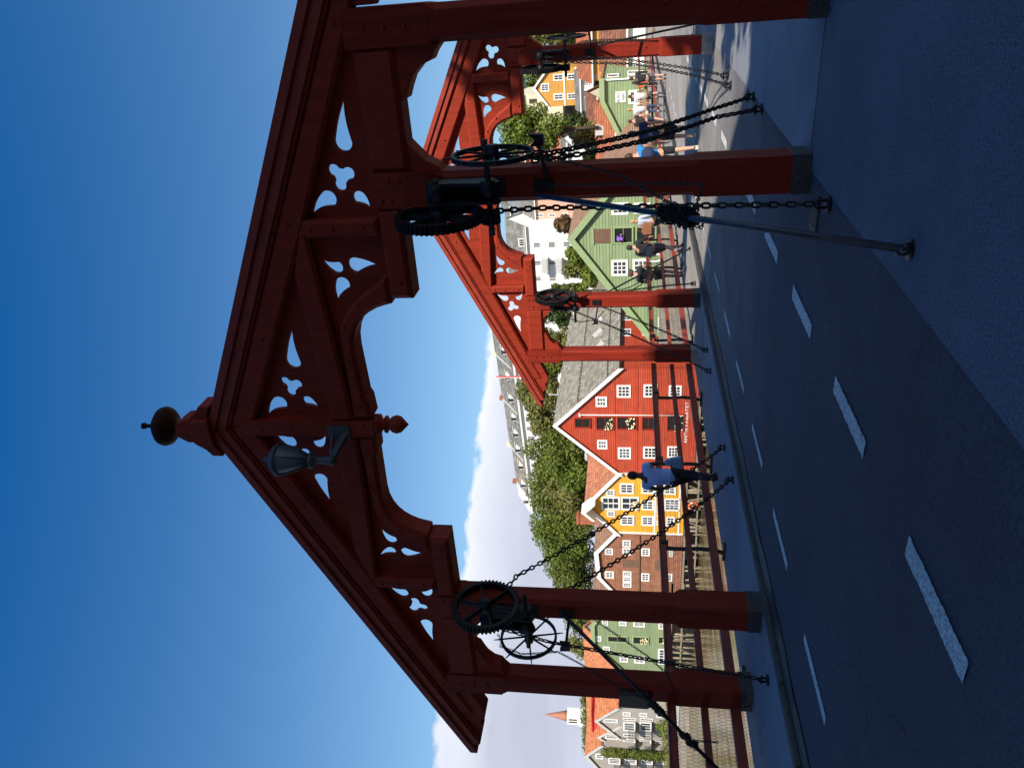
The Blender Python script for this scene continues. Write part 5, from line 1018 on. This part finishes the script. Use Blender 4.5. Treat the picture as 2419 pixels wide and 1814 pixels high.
t=thing('far_house','distant tan house with a flat roof on the skyline left of the green wharf','house'); YQ=170; b=MB(); a0=at(1430,1604,YQ); a1=at(1430,1560,YQ); zq=at(1388,1590,YQ)[1]; b.box(a0[0],a1[0],YQ,YQ+9,-5,zq); w__=b.build('wall',M['cream'],t); b=MB(); b.box(a0[0]-.3,a1[0]+.3,YQ-.3,YQ+9.3,zq,zq+.4); b.build('roof',M['slateL'],t); win(t,1392,1408,1570,1580,YQ,cols=2,rows=2)
# church tower
YC=260; x,zt=at(1281.5,1686,YC); _,z1=at(1331,1686,YC); _,z2=at(1367,1686,YC); _,z3=at(1390,1686,YC); wdt=(at(1350,1677,YC)[0]-at(1350,1694,YC)[0])/2
t=thing('church_tower','distant white church tower with red brown spire on the skyline','church tower',(x,YC,0)); b=MB(); b.box(-wdt,wdt,-wdt,wdt,z1-2,z2); b.box(-wdt*1.15,wdt*1.15,-wdt*1.15,wdt*1.15,z2-1,z2); b.box(-wdt*1.2,wdt*1.2,-wdt*1.2,wdt*1.2,-8,z2-1.1); b.build('tower',M['whiterender'],t)
b=MB(); b.lathe([(wdt*.95,z1-2),(wdt*.8,z1),(wdt*.5,z1+(zt-z1)*.35),(.15,zt-1.5),(.05,zt)],(0,0,0),8); b.build('spire',mat('red_brown_spire',(.38,.15,.085),.7,.1,.5),t)
b=MB(); b.box(-wdt*.5,-wdt*.15,-wdt-.1,-wdt,z2+.8,z1-3); b.box(wdt*.15,wdt*.5,-wdt-.1,-wdt,z2+.8,z1-3); b.build('louvre',M['darkwood'],t)
# ============================================================ TREES
def leaves(lobes,n,size,flat=.5):
    """leaf sized faces scattered through the outer part of every lobe"""
    vol=np.array([l[3]*l[4]*l[5] for l in lobes])**.67; pr=vol/vol.sum(); idx=RNG.choice(len(lobes),n,p=pr); Lb=np.array(lobes)[idx]
    d=RNG.normal(size=(n,3)); d/=np.linalg.norm(d,axis=1)[:,None]; rad=(.45+.62*RNG.random(n)**.55)[:,None]; c=Lb[:,:3]+d*rad*Lb[:,3:6]
    nr=d+RNG.normal(size=(n,3))*.7; nr/=np.linalg.norm(nr,axis=1)[:,None]; h=RNG.normal(size=(n,3)); u=np.cross(nr,h); u/=np.linalg.norm(u,axis=1)[:,None]+1e-9; v=np.cross(nr,u)
    s=(size*(.6+.8*RNG.random(n)))[:,None]; q=np.stack([c-u*s*.5,c+v*s*.32+u*s*.05,c+u*s*.5,c-v*s*.32],1).reshape(-1,3); return q
def add_leafmesh(name,q,m,par):
    n=len(q)//4; me=bpy.data.meshes.new(name); me.vertices.add(4*n); me.vertices.foreach_set('co',q.astype(np.float32).ravel()); me.loops.add(4*n); me.loops.foreach_set('vertex_index',np.arange(4*n,dtype=np.int32)); me.polygons.add(n); me.polygons.foreach_set('loop_start',np.arange(0,4*n,4,dtype=np.int32)); me.polygons.foreach_set('loop_total',np.full(n,4,dtype=np.int32)); me.update(calc_edges=True); me.validate()
    return link(name,me,m,par)
def tree(label,x,y,z0,zt,rw,m,n=3500,size=.5,group='trees on the far bank',name='leafy_tree',lob=9,cat='tree',zc0=None,lsz=1.0):
    """x,y foot; z0 foot height; zt top; rw crown half width"""
    t=thing(name,label,cat,(x,y,z0),0,group); H=zt-z0; cb=(zc0-z0) if zc0 is not None else H*.3; ch=H-cb; cz=cb+ch/2; L0=[]
    for i in range(lob):
        a=RNG.random()*6.283; k=RNG.random(); zz=cz+ch*.36*(RNG.random()*2-1); w_=math.sqrt(max(.1,1-((zz-cz)/(ch*.55))**2)); rr=rw*w_*(.45+.2*RNG.random()); s=rw*(.34+.22*RNG.random())*lsz; L0.append((rr*math.cos(a),rr*math.sin(a),zz,s,s,min(s*.95,ch*.3)))
    L0.append((0,0,cz,rw*.62*lsz,rw*.62*lsz,ch*.4*lsz)); L0.append((rw*.1,0,cz+ch*.3,rw*.4*lsz,rw*.4*lsz,ch*.22*lsz))
    add_leafmesh('crown',leaves(L0,n,size),M[m],t)
    b=MB(); b.tube([(0,0,-.6),(0,0,cb*.6),(.1,0,cb+ch*.3),(.0,0,cb+ch*.6)],[H*.017,H*.014,H*.011,H*.004],7)
    for l in L0[:6]: b.tube([(0,0,cb*.8),(l[0]*.5,l[1]*.5,(cb+l[2])/2),(l[0],l[1],l[2])],[H*.009,H*.006,H*.003],5)
    b.build('trunk',M['trunk'],t); return t
def ptree(label,c0,c1,rc,hw,Y,m,**k):
    """tree whose crown fills photo columns c0..c1 around row rc"""
    x,zt=at(c0,rc,Y); zc=at(c1,rc,Y)[1]; rw=abs(at(c0,rc-hw,Y)[0]-at(c0,rc+hw,Y)[0])/2; z0=max(ter(x,Y),min(zc-1,zc-2.5)) if Y>66 else 0
    z0=min(z0,zc-1.0); return tree(label,x,Y,z0,zt,rw*.95,m,zc0=zc,**k)
B_='behind the wharf houses'
TL=[('big dark green tree directly left of the long terrace end, above the red wharf gable',1236,1402,1066,56,100,'leaf_a',8500),
('dense green tree above the orange roof of the yellow wharf house',1246,1404,1140,58,102,'leaf_a',9000),
('green tree filling the gap above the orange roof, left of the pale chimney',1272,1402,1104,44,98,'leaf_c',6000),
('olive green tree in front of the white terrace, right of the hoist hood',1284,1404,1166,42,97,'leaf_b',5500),
('broad green tree directly above the brick chimney of the yellow wharf',1292,1404,1226,44,96,'leaf_a',6000),
('tree with olive crown above the hoist hood of the yellow wharf',1258,1404,1196,52,99,'leaf_b',8000),
('tall rounded green tree above the brown tiled roof, left of the brick chimney',1262,1402,1258,54,97,'leaf_c',8500),
('green tree left of the tallest one, above the brown wharf',1286,1402,1312,44,99,'leaf_a',6000),
('shorter green tree touching the left inner post of the shaded gate',1298,1402,1356,40,101,'leaf_a',5500),
('small green tree seen through the spiked wheel left of the post',1336,1398,1462,26,104,'leaf_a',2200),
('grey green tree behind the left half of the pale green wharf roof',1340,1412,1522,26,102,'leaf_b',2200),
('drooping olive tree in front of the white terrace, behind the red gate tip',1220,1335,935,46,105,'leaf_b',7500),
('drooping olive tree with gaps, above the ridge of the slate roof',1246,1335,990,38,104,'leaf_b',5200),
('dark green tree between the red gate brace and the slate roof',1282,1345,862,34,104,'leaf_a',3600),
('olive tree behind the outer post of the sunlit gate',1285,1350,805,34,106,'leaf_b',3600),
('dark conifer green tree right of the slate roof ridge',1262,1352,748,28,108,'leaf_d',2800),
('young green tree beside the gable of the green house, left one',1338,1412,602,30,88,'leaf_c',2400),
('reddish shrub tree in front of the pink house',1310,1366,535,26,90,'leaf_r',2200),
('grey green tree below the balconies of the white apartment block',1330,1420,640,30,90,'leaf_b',2600),
('tall slender green tree left of the white apartment block',1300,1395,688,26,95,'leaf_a',2600),
('bright green hedge tree left of the green house gable',1374,1412,655,26,86,'leaf_c',1800),
('green tree over the dark wall by the white cottage',1345,1415,322,34,98,'leaf_b',2800),
('small green tree above the edge of the orange pantile roof',1380,1420,368,26,96,'leaf_c',1600),
('dark green tree right of the leafy one, beneath the ochre house',1330,1395,290,24,104,'leaf_d',1800),
('wooded hillside tree above the ochre gabled house, left one',1228,1330,215,44,165,'leaf_a',3200),
('wooded hillside tree above the ochre gabled house, right one',1232,1330,165,36,168,'leaf_a',2800),
('light green tree behind the right spiked wheel of the sunlit gate',1240,1360,98,44,135,'leaf_b',3200),
('green tree at the right edge above the ochre roof',1290,1385,72,40,125,'leaf_c',2800),
('bright green tree at the right edge behind the white shop house',1376,1470,58,34,108,'leaf_c',2400),
('dark tree behind the orange roofs of the apartments, right one',1374,1420,1655,26,128,'leaf_a',1500),
('olive tree behind the orange roofs of the apartments, middle one',1376,1420,1700,28,130,'leaf_b',1500),
('dark tree behind the orange roofs of the apartments, left one',1378,1420,1745,30,128,'leaf_a',1500),]
for (lb,c0,c1,rc,hw,Y,m_,n) in TL: ptree(lb,c0,c1,rc,hw,Y,m_,n=n,size=.42 if Y<115 else .6)
# the fresh leafy tree with open crown right of the nearest post
t=ptree('open leafy green tree in the sun between the sunlit gate arch and the nearest post',1164,1352,314,76,92,'leaf_c',n=8000,size=.36,lob=34,lsz=.62)
# climbing plants and bushes by the apartments
def bush(label,pts,n,size,m,name='bush',cat='bush',group=None):
    q=leaves(pts,n,size); o=add_leafmesh(name,q,M[m],None); tag(o,label,cat,group); return o
xa,za=at(1436,1776,YP-2.4); xb,zb_=at(1565,1776,YP-2.4)
bush('tall curtain of green ivy climbing the grey apartments between two gables',[(xa,YP-2.5,z,1.2,.35,1.2) for z in np.linspace(za,zb_,9)],4200,.3,'leaf_a','climbing_ivy','ivy')
x,z=at(1572,1720,YP-4); bush('bright green shrub at the foot of the grey apartments',[(x,YP-4,z,1.6,1,1.5),(x-1.5,YP-4,z-.5,1.4,1,1.1)],1500,.3,'leaf_c')
x,z=at(1572,1760,YP-5); bush('yellowish hedge along the quay below the ivy',[(x+i*1.8,YP-5.5,z-.6+.3*math.sin(i),1.2,.8,1.0) for i in range(-4,7)],3200,.3,'leaf_b','hedge','hedge')
x,z=at(1540,1603,YW+2); bush('strip of ivy beside the left edge of the pale green wharf',[(x,YW+3,z+i,1.0,.5,1.0) for i in (-3,-2,-1,0,1,2)],1500,.28,'leaf_b','climbing_ivy','ivy')
# ============================================================ WHAT SHADES THE NEAR GATE: unseen block cut to the outline of the shade, and trees out of view
w_=thing('shade_block','unseen tall timber block added behind and right of the camera to shade the near gate','shade_block',(0,0,0),math.atan2(.643,.766))
# local x runs across the sunlight, local y along it
prof=[(-7,-.7),(-7,22.5),(-1,24.6),(2.5,24.8),(3.6,24.1),(4.3,23.75),(5.4,22.9),(5.9,21.4),(6.2,20.4),(6.25,16.2),(7.2,15.9),(7.25,-.7)]
b=MB(); b.prism(prof,-24,-12,'xz'); b.build('wall',M['brownwall'],w_)
for j in range(5):
    for i in range(4):
        x=-6+i*3.0; z=2+j*3.4; win_xz(w_,x,x+1.2,z,z+1.6,-12,2,3)
b=MB(); b.tube([(0,0,0),(0,0,.1)],.01)
def sunpt(u,s_,z): return (.766*u-.643*s_,.643*u+.766*s_,z)
x,y,_=sunpt(10.9,-2,0); tree('broad tree right of the bridge head, its crown shading the top of the sunlit gate',x,y,-.6,18.2,1.9,'leaf_a',n=1900,size=.45,group=None,zc0=14.0,lob=12)
x,y,_=sunpt(8.1,-3,0); tree('thin young tree right of the bridge head, its few leaves dappling the path',x,y,-.6,11.9,1.3,'leaf_a',n=330,size=.34,group=None,zc0=8.6,lob=7)
x,y,_=sunpt(10.3,2.5,0); tree('slender tree right of the bridge head casting streaks of shade on the road',x,y,-.6,10.2,1.2,'leaf_a',n=700,size=.4,group=None,zc0=7.6,lob=6)
for i,(x,y,h,r) in enumerate(((-13,-9,17,6),(-4,-17,21,7),(-22,-16,20,8),(6,-26,22,8),(-16,-30,22,9),(-28,-10,13,5),(-8.5,-10.5,20,4.5),(-18,-10.5,18,5.5),(0,-17,19,4.5))):  # unseen trees added to keep sky light off the near gate
    tree(['added round tree at the near bridge head left of the road','added tall tree in the street behind the camera','added wide tree upstream on the near bank','added tall tree behind the shading block','added far tree in the street behind the camera','added low tree by the river on the near bank','added tree beside the road at the near bridge head','added tree upstream of the near bridge head','added street tree between road and shading block'][i],x,y,-.7,h,r,'leaf_d',n=5200,size=1.1,group='unseen sky-blocking trees added on the near bank',zc0=3.5,lob=12)
